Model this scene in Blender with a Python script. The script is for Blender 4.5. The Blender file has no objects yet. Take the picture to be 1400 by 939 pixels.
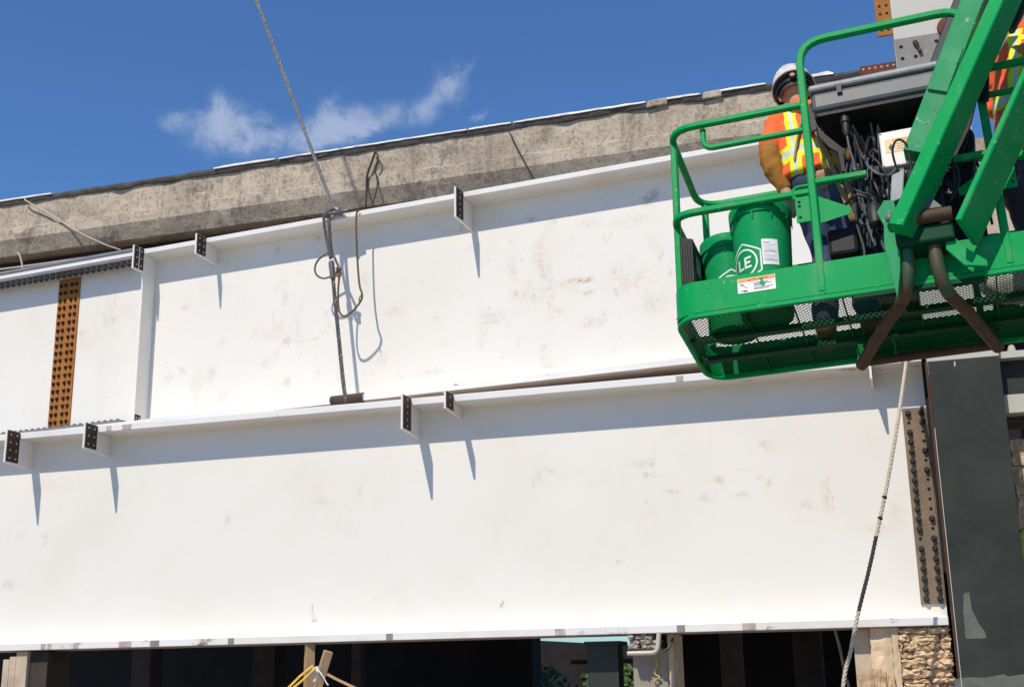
import bpy, bmesh, math, random
from mathutils import Vector, Matrix, noise
rnd = random.Random(7)
S = bpy.context.scene
COL = S.collection

# ------------------------------------------------------------------ camera
EYE = Vector((0, 0, 1.65))
FPX = 1717.2268                                   # focal length in pixels of the 1400 px wide photograph
CF = Vector((-0.2929038, 0.9206478, 0.2580987))   # forward, right, up
CR = Vector((0.9514647, 0.3073183, -0.0164446))
CU = Vector((0.0944581, -0.2407551, 0.9659786))
cd = bpy.data.cameras.new('camera')
cam = bpy.data.objects.new('camera', cd); COL.objects.link(cam)
cd.sensor_width = 36; cd.lens = FPX / 1400 * 36; cd.clip_end = 2000; cd.clip_start = .05
m = Matrix.Identity(4)
for i in range(3):
    m[i][0] = CR[i]; m[i][1] = CU[i]; m[i][2] = -CF[i]; m[i][3] = EYE[i]
cam.matrix_world = m
S.camera = cam
S.render.resolution_x = 1024; S.render.resolution_y = 686

# ------------------------------------------------------------------ world, sun, exposure
SUN_TO = Vector((.29, 1, -1.37)).normalized()     # the way the light travels
W = bpy.data.worlds.new('World'); S.world = W; W.use_nodes = True
nt = W.node_tree; nt.nodes.clear()
def N(t, ty, **k):
    n = t.nodes.new(ty)
    for a, b in k.items(): setattr(n, a, b)
    return n
def math_node(t, op, a, b=None, clamp=False):
    n = N(t, 'ShaderNodeMath', operation=op, use_clamp=clamp)
    for i, v in enumerate((a, b)):
        if v is None: continue
        if isinstance(v, (int, float)): n.inputs[i].default_value = v
        else: t.links.new(v, n.inputs[i])
    return n.outputs[0]
sky = N(nt, 'ShaderNodeTexSky', sky_type='NISHITA', sun_disc=False)
sky.sun_elevation = math.asin(-SUN_TO.z)
sky.sun_rotation = math.atan2(-SUN_TO.x, -SUN_TO.y)
sky.altitude = 300; sky.air_density = 1.25; sky.dust_density = .25; sky.ozone_density = 2.6
SKY_STRENGTH = .108
bg = N(nt, 'ShaderNodeBackground'); bg.inputs[1].default_value = SKY_STRENGTH
out = N(nt, 'ShaderNodeOutputWorld')
def ray(x, y): return CF + CR * ((x - 700) / FPX) + CU * ((469.5 - y) / FPX)
# a wisp of cloud, fixed in the sky: tangent coordinates about one direction of the sky
c0 = ray(450, 150).normalized(); tu = (CR - c0 * CR.dot(c0)).normalized(); tv = c0.cross(tu); tv = tv if tv.z > 0 else -tv
tc = N(nt, 'ShaderNodeTexCoord')
def vdot(vec):
    n = N(nt, 'ShaderNodeVectorMath', operation='DOT_PRODUCT'); nt.links.new(tc.outputs['Generated'], n.inputs[0]); n.inputs[1].default_value = vec
    return n.outputs['Value']
front = math_node(nt, 'MAXIMUM', vdot(c0), .05)
cu_ = math_node(nt, 'DIVIDE', vdot(tu), front); cv_ = math_node(nt, 'DIVIDE', vdot(tv), front)
comb = N(nt, 'ShaderNodeCombineXYZ'); nt.links.new(cu_, comb.inputs[0]); nt.links.new(cv_, comb.inputs[1])
def noise_at(scale, detail, rough, off, dist=0.):
    mp = N(nt, 'ShaderNodeMapping'); nt.links.new(comb.outputs[0], mp.inputs[0]); mp.inputs['Location'].default_value = off
    n = N(nt, 'ShaderNodeTexNoise'); nt.links.new(mp.outputs[0], n.inputs['Vector'])
    n.inputs['Scale'].default_value = scale; n.inputs['Detail'].default_value = detail; n.inputs['Roughness'].default_value = rough
    n.inputs['Distortion'].default_value = dist
    return n
wn = noise_at(22, 3, .5, (3.1, 1.7, 0))
wsub = N(nt, 'ShaderNodeVectorMath', operation='SUBTRACT'); nt.links.new(wn.outputs['Color'], wsub.inputs[0]); wsub.inputs[1].default_value = (.5, .5, .5)
wsc = N(nt, 'ShaderNodeVectorMath', operation='SCALE'); nt.links.new(wsub.outputs[0], wsc.inputs[0]); wsc.inputs['Scale'].default_value = .045
wadd = N(nt, 'ShaderNodeVectorMath', operation='ADD'); nt.links.new(comb.outputs[0], wadd.inputs[0]); nt.links.new(wsc.outputs[0], wadd.inputs[1])
sepw = N(nt, 'ShaderNodeSeparateXYZ'); nt.links.new(wadd.outputs[0], sepw.inputs[0])
def blob(px, py, rx, ry, amp, ang=0):
    d = ray(px, py).normalized(); k = d.dot(c0); u0 = d.dot(tu) / k; v0 = d.dot(tv) / k
    a = math_node(nt, 'SUBTRACT', sepw.outputs[0], u0); b = math_node(nt, 'SUBTRACT', sepw.outputs[1], v0)
    ca, sa = math.cos(ang), math.sin(ang)
    a2 = math_node(nt, 'ADD', math_node(nt, 'MULTIPLY', a, ca), math_node(nt, 'MULTIPLY', b, sa))
    b2 = math_node(nt, 'SUBTRACT', math_node(nt, 'MULTIPLY', b, ca), math_node(nt, 'MULTIPLY', a, sa))
    a2 = math_node(nt, 'DIVIDE', a2, rx / FPX); b2 = math_node(nt, 'DIVIDE', b2, ry / FPX)
    r2 = math_node(nt, 'ADD', math_node(nt, 'MULTIPLY', a2, a2), math_node(nt, 'MULTIPLY', b2, b2))
    return math_node(nt, 'MULTIPLY', math_node(nt, 'EXPONENT', math_node(nt, 'MULTIPLY', r2, -1.0)), amp)
tot = None
for b_ in [(305, 180, 62, 26, 1.0), (290, 160, 18, 24, .5), (232, 178, 16, 12, .5), (380, 188, 70, 17, .75, .1), (450, 172, 42, 24, .95, .15), (445, 150, 14, 18, .35),
           (520, 158, 62, 18, .75, .3), (565, 165, 22, 20, .6), (602, 118, 24, 40, .95, -.35), (636, 90, 8, 20, .45, -.3), (655, 148, 20, 9, .6, .7), (490, 150, 20, 20, .4)]:
    v = blob(*b_); tot = v if tot is None else math_node(nt, 'ADD', tot, v)
fn = noise_at(44, 8, .68, (0, 5, 0), .5)
shaped = math_node(nt, 'MULTIPLY', tot, math_node(nt, 'ADD', math_node(nt, 'MULTIPLY', fn.outputs['Fac'], 2.6), -.50, clamp=True))
mr = N(nt, 'ShaderNodeMapRange', interpolation_type='SMOOTHSTEP'); nt.links.new(shaped, mr.inputs[0])
mr.inputs[1].default_value = .05; mr.inputs[2].default_value = 1.25; mr.inputs[3].default_value = 0; mr.inputs[4].default_value = .60
mixc = N(nt, 'ShaderNodeMix', data_type='RGBA'); nt.links.new(mr.outputs[0], mixc.inputs[0])
tint = N(nt, 'ShaderNodeMix', data_type='RGBA', blend_type='MULTIPLY'); tint.inputs[0].default_value = 1
nt.links.new(sky.outputs[0], tint.inputs[6]); tint.inputs[7].default_value = (.56, .87, 1.25, 1)
nt.links.new(tint.outputs[2], mixc.inputs[6]); mixc.inputs[7].default_value = (5.6, 6.3, 7.8, 1)
nt.links.new(mixc.outputs[2], bg.inputs[0]); nt.links.new(bg.outputs[0], out.inputs[0])
sl = bpy.data.lights.new('sun', 'SUN'); so = bpy.data.objects.new('sun', sl); COL.objects.link(so)
sl.energy = 4.6; sl.angle = math.radians(.53); sl.color = (1, .905, .755)
so.rotation_euler = SUN_TO.to_track_quat('-Z', 'Y').to_euler(); so.location = (-8, -20, 30)
vs = S.view_settings; vs.view_transform = 'Standard'; vs.look = 'None'; vs.gamma = 1; vs.exposure = -0.13; vs.use_curve_mapping = False

# ------------------------------------------------------------------ pixel to point
def at_plane(x, y, p, n):
    d = ray(x, y); return EYE + d * ((Vector(p) - EYE).dot(n) / d.dot(n))
def at_y(x, y, Y): return at_plane(x, y, (0, Y, 0), Vector((0, 1, 0)))

# ------------------------------------------------------------------ materials
def new_mat(name):
    m = bpy.data.materials.new(name); m.use_nodes = True
    t = m.node_tree; b = t.nodes['Principled BSDF']; return m, t, b
def ramp(t, fac, stops):
    r = N(t, 'ShaderNodeValToRGB'); t.links.new(fac, r.inputs[0]); e = r.color_ramp.elements
    while len(e) > 1: e.remove(e[-1])
    e[0].position = stops[0][0]; e[0].color = (*stops[0][1], 1) if len(stops[0][1]) == 3 else stops[0][1]
    for p, c in stops[1:]:
        x = e.new(p); x.color = (*c, 1) if len(c) == 3 else c
    return r.outputs[0]
def coords(t, scale=(1, 1, 1), kind='Object', loc=(0, 0, 0), rot=(0, 0, 0)):
    c = N(t, 'ShaderNodeTexCoord'); mp = N(t, 'ShaderNodeMapping'); t.links.new(c.outputs[kind], mp.inputs[0])
    mp.inputs['Scale'].default_value = scale; mp.inputs['Location'].default_value = loc; mp.inputs['Rotation'].default_value = rot
    return mp.outputs[0]
def tex_noise(t, vec, scale, detail=4, rough=.55, dist=0):
    n = N(t, 'ShaderNodeTexNoise'); t.links.new(vec, n.inputs['Vector'])
    n.inputs['Scale'].default_value = scale; n.inputs['Detail'].default_value = detail; n.inputs['Roughness'].default_value = rough; n.inputs['Distortion'].default_value = dist
    return n.outputs['Fac']
def mix(t, fac, a, b, mode='MIX'):
    n = N(t, 'ShaderNodeMix', data_type='RGBA', blend_type=mode)
    for i, v in ((0, fac), (6, a), (7, b)):
        if isinstance(v, (int, float)): n.inputs[i].default_value = v
        elif isinstance(v, tuple): n.inputs[i].default_value = (*v, 1) if len(v) == 3 else v
        else: t.links.new(v, n.inputs[i])
    return n.outputs[2]
def step(t, v, lo, hi, a=0., b=1.):
    n = N(t, 'ShaderNodeMapRange', interpolation_type='SMOOTHSTEP'); t.links.new(v, n.inputs[0])
    n.inputs[1].default_value = lo; n.inputs[2].default_value = hi; n.inputs[3].default_value = a; n.inputs[4].default_value = b
    return n.outputs[0]
def bump(t, b, h, strength=.3, dist=.01):
    n = N(t, 'ShaderNodeBump'); n.inputs['Strength'].default_value = strength; n.inputs['Distance'].default_value = dist
    t.links.new(h, n.inputs['Height']); t.links.new(n.outputs[0], b.inputs['Normal'])
M = {}
def plain(name, col, rough=.5, metal=0., vary=.12, scale=9, bmp=0., spec=None):
    m, t, b = new_mat(name); v = coords(t)
    n = tex_noise(t, v, scale, 5, .6)
    dark = tuple(c * (1 - vary) for c in col); lite = tuple(min(1, c * (1 + vary)) for c in col)
    t.links.new(ramp(t, n, [(.3, dark), (.7, lite)]), b.inputs['Base Color'])
    b.inputs['Roughness'].default_value = rough; b.inputs['Metallic'].default_value = metal
    if spec is not None: b.inputs['Specular IOR Level'].default_value = spec
    if bmp: bump(t, b, tex_noise(t, v, scale * 6, 4, .6), bmp, .004)
    M[name] = m; return m
def white_paint(name, base, amount):
    m, t, b = new_mat(name); v = coords(t)
    # broad dulling, rubbed smudges and small scuffs
    n1 = tex_noise(t, v, .9, 4, .55)
    col = mix(t, step(t, n1, .35, .75), base, tuple(c * k for c, k in zip(base, (.955, .945, .92))))
    g2 = tex_noise(t, coords(t, loc=(7, 3, 1)), .7, 3, .6); gate = step(t, g2, .36, .62, .15, 1.)
    for k_, (sc, lo, hi, op, cc) in enumerate([(2.6, .56, .72, .30, (.56, .42, .30)), (6.5, .60, .72, .42, (.50, .36, .25)), (15, .64, .72, .45, (.40, .31, .25)), (4.2, .60, .74, .30, (.40, .38, .36))]):
        n2 = tex_noise(t, coords(t, loc=(3 * k_, 5, 2 * k_), scale=(1, 1, .75)), sc, 4, .6, .6)
        col = mix(t, math_node(t, 'MULTIPLY', step(t, n2, lo, hi), math_node(t, 'MULTIPLY', gate, amount * op)), col, cc)
    n5 = tex_noise(t, coords(t, scale=(1, 1, .25), loc=(1, 2, 14)), 26, 3, .6)
    f5 = math_node(t, 'MULTIPLY', step(t, n5, .70, .76), amount * .5)
    col = mix(t, f5, col, (.3, .22, .16))
    t.links.new(col, b.inputs['Base Color']); b.inputs['Roughness'].default_value = .48; b.inputs['Specular IOR Level'].default_value = .35
    bump(t, b, tex_noise(t, v, 60, 3, .5), .06, .002)
    M[name] = m
white_paint('white_paint_dirty', (.81, .787, .735), .6)
white_paint('white_paint', (.81, .787, .735), .22)
def flange_paint(name):
    m, t, b = new_mat(name); v = coords(t)
    n = tex_noise(t, coords(t, scale=(.5, 1, 1)), 6, 6, .68); g = tex_noise(t, coords(t, loc=(4, 4, 4)), .55, 2)
    f = math_node(t, 'MULTIPLY', step(t, n, .60, .67), step(t, g, .48, .62))
    col = mix(t, f, (.79, .78, .76), (.13, .075, .055))
    n2 = tex_noise(t, v, 2.2, 4); col = mix(t, step(t, n2, .45, .8, 0, .5), col, (.60, .54, .46))
    t.links.new(col, b.inputs['Base Color']); b.inputs['Roughness'].default_value = .5
    M[name] = m
flange_paint('flange_paint')
def rusty(name, c1, c2, c3, rough=.75, scale=7):
    m, t, b = new_mat(name); v = coords(t)
    n = tex_noise(t, v, scale, 6, .65); n2 = tex_noise(t, v, scale * 5, 4, .6)
    col = mix(t, step(t, n, .3, .7), c1, c2); col = mix(t, step(t, n2, .5, .75, 0, .6), col, c3)
    t.links.new(col, b.inputs['Base Color']); b.inputs['Roughness'].default_value = rough; b.inputs['Specular IOR Level'].default_value = .25
    bump(t, b, n2, .25, .002); M[name] = m
rusty('rust_orange', (.40, .165, .04), (.31, .115, .025), (.44, .21, .07))
rusty('rust_red', (.16, .05, .03), (.11, .035, .025), (.2, .08, .05))
rusty('bare_steel', (.085, .04, .028), (.06, .028, .02), (.12, .06, .04), .7)
rusty('dark_bare_steel', (.055, .034, .028), (.06, .03, .022), (.07, .05, .045), .6)
rusty('mill_plate', (.25, .18, .12), (.185, .14, .11), (.33, .22, .13), .6, 4)
rusty('grey_plate', (.27, .255, .24), (.21, .20, .19), (.33, .31, .29), .55, 4)
rusty('rust_bolt', (.07, .03, .015), (.045, .02, .012), (.12, .05, .02), .7, 30)
rusty('dark_bolt', (.035, .032, .033), (.05, .045, .045), (.09, .085, .08), .5, 30)
plain('splice_grey', (.20, .20, .22), .6, 0, .15, 6)
plain('splice_bolt', (.10, .10, .125), .5, .2, .2, 20)
plain('dark_paint', (.036, .042, .038), .5, 0, .28, 2.4, spec=.2)
plain('pale_paint', (.52, .51, .46), .5, 0, .05, 3)
plain('paint_patch', (.125, .13, .112), .6, 0, .18, 14)
plain('bare_patch', (.46, .38, .33), .6, 0, .3, 12)
plain('primer', (.42, .33, .265), .7, 0, .15, 4)
plain('hole_black', (.006, .006, .006), .9)
plain('galvanised', (.075, .09, .098), .5, 0, .16, 12)
plain('galvanised_light', (.24, .265, .28), .5, 0, .2, 14)
plain('black_plastic', (.013, .014, .016), .5, 0, .25, 10, spec=.18)
plain('black_rubber', (.014, .014, .015), .55, 0, .2, 20)
plain('navy_black', (.008, .012, .022), .6)
plain('box_white', (.68, .67, .62), .5, 0, .06, 14)
plain('box_grey', (.25, .245, .215), .5, 0, .15, 14)
plain('chrome', (.75, .76, .78), .12, 1.0, .05)
plain('label_white', (.78, .78, .77), .5, 0, .04)
plain('label_orange', (.85, .26, .05), .5, 0, .05)
plain('label_tan', (.70, .48, .22), .5, 0, .08)
plain('ink', (.05, .05, .05), .6)
plain('ink_grey', (.30, .30, .31), .6)
plain('logo_white', (.72, .80, .74), .5, 0, .08)
plain('white_rope', (.55, .47, .36), .8, 0, .2, 50)
plain('dark_rope', (.045, .04, .038), .8, 0, .3, 40)
plain('brown_rope', (.17, .105, .06), .85, 0, .35, 50)
plain('cord', (.52, .45, .36), .8, 0, .15, 30)
plain('yellow_strap', (.62, .40, .05), .6, 0, .2, 20)
plain('tan_strap', (.36, .22, .10), .7, 0, .25, 20)
plain('tape_white', (.72, .72, .72), .4, 0, .1, 25)
plain('pvc', (.47, .43, .36), .4, 0, .08, 8)
plain('flashing_white', (.74, .73, .71), .5, 0, .10, 6, .3)
plain('felt', (.075, .068, .066), .85, 0, .4, 8, .6)
plain('skin', (.42, .22, .14), .55, 0, .06)
plain('hair', (.03, .02, .015), .7)
plain('denim', (.035, .055, .12), .85, 0, .35, 14, .3)
plain('dark_trousers', (.03, .032, .045), .85, 0, .3, 14, .3)
plain('canvas', (.29, .12, .012), .85, 0, .3, 12, .5)
plain('glove', (.34, .25, .16), .85, 0, .3, 22, .4)
plain('boot', (.20, .10, .035), .7, 0, .25, 14)
plain('orange_shirt', (.86, .13, .02), .8, 0, .1, 12)
plain('harness_dark', (.05, .04, .035), .7, 0, .3, 30)
plain('harness_tan', (.33, .22, .09), .75, 0, .3, 30)
plain('pale_blue_paint', (.50, .58, .58), .5, 0, .08, 3)
plain('shade_black', (.014, .013, .014), .95, 0, .35, 2)  # near-black albedo stands in for deep shade under the viaduct
plain('shade_brown', (.05, .038, .03), .95, 0, .35, 3)  # brown darkened so the colour carries the shade below the viaduct
plain('yellow_paint', (.62, .50, .02), .6, 0, .35, 18)
plain('stone', (.62, .45, .285), .9, 0, .45, 20, 1.)
plain('stone_dark', (.50, .35, .215), .9, 0, .5, 20, 1.)
plain('mortar', (.20, .14, .09), .95, 0, .4, 9, .8)
plain('plaster', (.62, .47, .32), .85, 0, .22, 4, .4)
plain('grey_concrete', (.31, .27, .225), .85, 0, .14, 5, .4)
plain('tan_concrete', (.54, .43, .32), .85, 0, .2, 6, .5)
plain('rubble', (.50, .44, .37), .9, 0, .35, 25, .9)
def wood(name, c1, c2):
    m, t, b = new_mat(name); n = tex_noise(t, coords(t, scale=(1, 1, .08)), 60, 4, .6, .4)
    t.links.new(ramp(t, n, [(.3, c1), (.7, c2)]), b.inputs['Base Color']); b.inputs['Roughness'].default_value = .75; M[name] = m
wood('timber', (.34, .22, .12), (.46, .32, .19)); wood('timber_dark', (.24, .16, .095), (.33, .225, .135))
def green_paint(name, base, faded, amount, wear=.5):
    m, t, b = new_mat(name); v = coords(t)
    n = tex_noise(t, v, 2.2, 5, .6); col = mix(t, step(t, n, .4, .75, 0, amount), base, faded)
    n2 = tex_noise(t, v, 30, 5, .7); g = tex_noise(t, coords(t, loc=(3, 8, 1)), 2.6, 4)
    nd = tex_noise(t, coords(t, loc=(2, 2, 6), scale=(1, 1, .45)), 5, 6, .7); col = mix(t, step(t, nd, .50, .72, 0, .30 * min(1, wear * 2)), col, (.20, .30, .19))
    col = mix(t, math_node(t, 'MULTIPLY', step(t, n2, .62, .655), math_node(t, 'MULTIPLY', step(t, g, .47, .58), wear)), col, (.40, .55, .45))
    n3 = tex_noise(t, coords(t, loc=(1, 5, 2)), 42, 4, .65)
    col = mix(t, math_node(t, 'MULTIPLY', step(t, n3, .66, .69), wear * 1.2), col, (.03, .03, .022))
    ns = tex_noise(t, coords(t, loc=(4, 1, 7), scale=(.12, 1, 1), rot=(0, .5, 0)), 60, 3, .6); col = mix(t, math_node(t, 'MULTIPLY', step(t, ns, .68, .70), math_node(t, 'MULTIPLY', step(t, g, .45, .55), wear * 1.4), True), col, (.30, .46, .36))
    t.links.new(col, b.inputs['Base Color']); b.inputs['Roughness'].default_value = .42; b.inputs['Specular IOR Level'].default_value = .06
    bump(t, b, tex_noise(t, v, 25, 3), .05, .003); M[name] = m
green_paint('green', (.002, .30, .078), (.005, .335, .10), .6)
green_paint('green_faded', (.02, .27, .105), (.06, .34, .17), .8, .9)
green_paint('green_shade', (.004, .055, .026), (.006, .045, .022), .6, .1)  # darkened copy of the green, painting in the unlit underside
green_paint('bucket_green', (.006, .27, .085), (.012, .31, .10), .4, .15)
def worn_tube(name):
    m, t, b = new_mat(name); v = coords(t)
    n = tex_noise(t, v, 5, 6, .65, .4)
    col = mix(t, step(t, n, .40, .58), (.008, .10, .045), (.09, .045, .028)); col = mix(t, step(t, tex_noise(t, v, 30, 4), .5, .75, 0, .5), col, (.10, .055, .035))
    t.links.new(col, b.inputs['Base Color']); b.inputs['Roughness'].default_value = .6; M[name] = m
worn_tube('worn_tube')
rusty('rust_tube', (.085, .055, .034), (.06, .04, .026), (.13, .085, .05), .7, 9)
def concrete(name):
    m, t, b = new_mat(name); v = coords(t)
    n1 = tex_noise(t, v, .9, 6, .65); col = mix(t, step(t, n1, .36, .64), (.64, .54, .42), (.45, .375, .29))
    n2 = tex_noise(t, coords(t, scale=(1, 1, .06)), 10, 6, .7); g = tex_noise(t, coords(t, loc=(5, 0, 0), scale=(1, 1, .3)), .55, 3)
    col = mix(t, math_node(t, 'MULTIPLY', step(t, n2, .47, .63), step(t, g, .44, .60, .12, .55)), col, (.17, .14, .12))
    n3 = tex_noise(t, coords(t, scale=(1, 1, .8)), 3.6, 9, .78, .3); col = mix(t, step(t, n3, .52, .62, 0, .7), col, (.22, .18, .145))
    n4 = tex_noise(t, v, 24, 6, .85); col = mix(t, step(t, n4, .50, .60, 0, .7), col, (.20, .165, .14))
    n6 = tex_noise(t, coords(t, loc=(9, 1, 3)), 2.4, 7, .7); col = mix(t, step(t, n6, .53, .64, 0, .55), col, (.66, .58, .48))
    t.links.new(col, b.inputs['Base Color']); b.inputs['Roughness'].default_value = .92; b.inputs['Specular IOR Level'].default_value = .15
    h = math_node(t, 'ADD', math_node(t, 'MULTIPLY', n4, .7), math_node(t, 'MULTIPLY', n3, 1.0)); bump(t, b, h, .8, .02); M[name] = m
concrete('concrete')
def ground_mat():
    m, t, b = new_mat('dirt'); v = coords(t); n = tex_noise(t, v, .4, 6, .6); n2 = tex_noise(t, v, 14, 5, .7)
    col = mix(t, step(t, n, .35, .7), (.28, .225, .17), (.36, .31, .25)); col = mix(t, step(t, n2, .5, .7, 0, .5), col, (.19, .155, .12))
    t.links.new(col, b.inputs['Base Color']); b.inputs['Roughness'].default_value = .95; bump(t, b, n2, .6, .03); M['dirt'] = m
ground_mat()
def wire_mat(name, c, pitch):
    m, t, b = new_mat(name); w = N(t, 'ShaderNodeTexNoise'); t.links.new(coords(t), w.inputs['Vector']); w.inputs['Scale'].default_value = 40
    t.links.new(ramp(t, w.outputs['Fac'], [(.3, tuple(x * .55 for x in c)), (.7, c)]), b.inputs['Base Color']); b.inputs['Metallic'].default_value = .15; b.inputs['Roughness'].default_value = .5; M[name] = m
wire_mat('wire', (.40, .39, .38), 1); wire_mat('wire_dark', (.17, .16, .155), 1); plain('steel_cast', (.13, .13, .135), .45, .15, .3, 20)
def vest_mat():
    m, t, b = new_mat('vest'); c = N(t, 'ShaderNodeTexCoord'); s = N(t, 'ShaderNodeSeparateXYZ'); t.links.new(c.outputs['Object'], s.inputs[0])
    ax = math_node(t, 'ABSOLUTE', s.outputs[0]); z = s.outputs[2]
    n = math_node(t, 'MULTIPLY', math_node(t, 'SUBTRACT', tex_noise(t, c.outputs['Object'], 6, 3), .5), .05)
    axn = math_node(t, 'ADD', ax, n); zn = math_node(t, 'ADD', z, n)
    def band(v, c_, h):
        return step(t, math_node(t, 'ABSOLUTE', math_node(t, 'SUBTRACT', v, c_)), h, h + .006, 1, 0)
    y1 = math_node(t, 'MAXIMUM', band(axn, .085, .032), math_node(t, 'MAXIMUM', band(zn, -.20, .05), band(zn, .215, .02)))
    s1 = math_node(t, 'MAXIMUM', band(axn, .085, .007), band(zn, -.20, .016))
    col = mix(t, y1, (.88, .13, .02), (.72, .84, .02)); col = mix(t, s1, col, (.62, .64, .62))
    t.links.new(col, b.inputs['Base Color']); b.inputs['Roughness'].default_value = .75
    bump(t, b, tex_noise(t, c.outputs['Object'], 11, 4), .5, .02); M['vest'] = m
vest_mat()
def leaf_mat(name, c1, c2):
    m, t, b = new_mat(name); n = tex_noise(t, coords(t), 8, 3)
    t.links.new(ramp(t, n, [(.35, c1), (.7, c2)]), b.inputs['Base Color']); b.inputs['Roughness'].default_value = .6; b.inputs['Subsurface Weight'].default_value = 0; M[name] = m
leaf_mat('leaf', (.03, .075, .015), (.09, .17, .03))

# ------------------------------------------------------------------ mesh helpers
def V(*a): return Vector(a)
class MB:
    def __init__(s): s.v = []; s.f = []
    def add(s, vs, fs):
        o = len(s.v); s.v += [Vector(x) for x in vs]; s.f += [tuple(i + o for i in q) for q in fs]; return s
    def box(s, a, b):
        x0, y0, z0 = (min(a[i], b[i]) for i in range(3)); x1, y1, z1 = (max(a[i], b[i]) for i in range(3))
        return s.add([(x0, y0, z0), (x1, y0, z0), (x1, y1, z0), (x0, y1, z0), (x0, y0, z1), (x1, y0, z1), (x1, y1, z1), (x0, y1, z1)],
                     [(0, 3, 2, 1), (4, 5, 6, 7), (0, 1, 5, 4), (1, 2, 6, 5), (2, 3, 7, 6), (3, 0, 4, 7)])
    def hexa(s, p): # 8 corners, bottom ring then top ring
        return s.add(p, [(0, 3, 2, 1), (4, 5, 6, 7), (0, 1, 5, 4), (1, 2, 6, 5), (2, 3, 7, 6), (3, 0, 4, 7)])
    def prism(s, poly, d):
        n = len(poly); d = Vector(d); a = [Vector(p) for p in poly]
        return s.add(a + [p + d for p in a], [tuple(reversed(range(n))), tuple(range(n, 2 * n))] + [(i, (i + 1) % n, (i + 1) % n + n, i + n) for i in range(n)])
    def sweep(s, path, prof, up=(0, 0, 1), closed=False, caps=True, radii=None, twist=0.):
        P = [Vector(p) for p in path]; n = len(P); k = len(prof); up = Vector(up)
        T = []
        for i in range(n):
            a = P[(i - 1) % n] if (closed or i > 0) else P[i]; b = P[(i + 1) % n] if (closed or i < n - 1) else P[i]
            T.append((b - a).normalized())
        x = T[0].cross(up)
        if x.length < 1e-3: x = T[0].cross(Vector((1, 0, 0)))
        x.normalize(); ring = []
        for i in range(n):
            x = (x - T[i] * x.dot(T[i]))
            if x.length < 1e-5: x = T[i].orthogonal()
            x.normalize(); y = x.cross(T[i]); r = radii[i] if radii else 1.
            ca, sa = math.cos(twist * i), math.sin(twist * i)
            ring += [P[i] + (x * (p[0] * ca - p[1] * sa) + y * (p[0] * sa + p[1] * ca)) * r for p in prof]
        fs = []
        for i in range(n if closed else n - 1):
            j = (i + 1) % n
            for q in range(k): fs.append((i * k + q, i * k + (q + 1) % k, j * k + (q + 1) % k, j * k + q))
        if caps and not closed: fs += [tuple(reversed(range(k))), tuple((n - 1) * k + q for q in range(k))]
        return s.add(ring, fs)
    def tube(s, path, r, n=10, closed=False, radii=None, up=(0, 0, 1)):
        return s.sweep(path, [(math.cos(2 * math.pi * i / n) * r, math.sin(2 * math.pi * i / n) * r) for i in range(n)], up, closed, True, radii)
    def sq(s, path, w, h=None, up=(0, 0, 1), closed=False, bev=.006):
        h = h or w; a, b = w / 2, h / 2; c = bev
        return s.sweep(path, [(a - c, -b), (a, -b + c), (a, b - c), (a - c, b), (-a + c, b), (-a, b - c), (-a, -b + c), (-a + c, -b)], up, closed)
    def lathe(s, prof, axis_o, axis_d=(0, 0, 1), n=24, cap=True):
        o = Vector(axis_o); d = Vector(axis_d).normalized(); x = d.orthogonal().normalized(); y = d.cross(x); k = len(prof); vs = []
        for i in range(n):
            a = 2 * math.pi * i / n; e = x * math.cos(a) + y * math.sin(a)
            vs += [o + e * r + d * h for r, h in prof]
        fs = [(i * k + j, ((i + 1) % n) * k + j, ((i + 1) % n) * k + j + 1, i * k + j + 1) for i in range(n) for j in range(k - 1)]
        if cap: fs += [tuple(i * k for i in reversed(range(n))), tuple(i * k + k - 1 for i in range(n))]
        return s.add(vs, fs)
    def mesh(s, name):
        me = bpy.data.meshes.new(name); me.from_pydata([tuple(v) for v in s.v], [], s.f); me.update()
        bm = bmesh.new(); bm.from_mesh(me); bmesh.ops.recalc_face_normals(bm, faces=bm.faces); bm.to_mesh(me); bm.free()
        return me
    def build(s, name, mat, parent=None, smooth=False, bevel=0., **k):
        o = link(name, s.mesh(name), mat, parent)
        if smooth:
            for p in o.data.polygons: p.use_smooth = True
            o.data.set_sharp_from_angle(angle=math.radians(40))
        if bevel:
            b = o.modifiers.new('bevel', 'BEVEL'); b.width = bevel; b.segments = 2; b.limit_method = 'ANGLE'; b.angle_limit = math.radians(40)
        return o
def link(name, me, mat=None, parent=None):
    o = bpy.data.objects.new(name, me); COL.objects.link(o)
    if mat and not me.materials: me.materials.append(M[mat])
    if parent: o.parent = parent
    return o
def tag(o, label, cat=None, group=None, kind=None):
    if label: o['label'] = label
    if cat: o['category'] = cat
    if group: o['group'] = group
    if kind: o['kind'] = kind
    return o
def empty(name, loc=(0, 0, 0), mat=None):
    o = bpy.data.objects.new(name, None); COL.objects.link(o); o.empty_display_size = .1
    if mat is not None: o.matrix_world = mat
    else: o.location = loc
    return o
def fillet(pts, r, n=6):
    P = [Vector(p) for p in pts]; outp = [P[0]]
    for i in range(1, len(P) - 1):
        a, b, c = P[i - 1], P[i], P[i + 1]; u = (a - b); w = (c - b); rr = min(r, u.length * .49, w.length * .49)
        p0 = b + u.normalized() * rr; p1 = b + w.normalized() * rr
        for j in range(n + 1):
            t_ = j / n; outp.append(p0 * (1 - t_) ** 2 + b * 2 * t_ * (1 - t_) + p1 * t_ ** 2)
    outp.append(P[-1]); return outp
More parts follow.
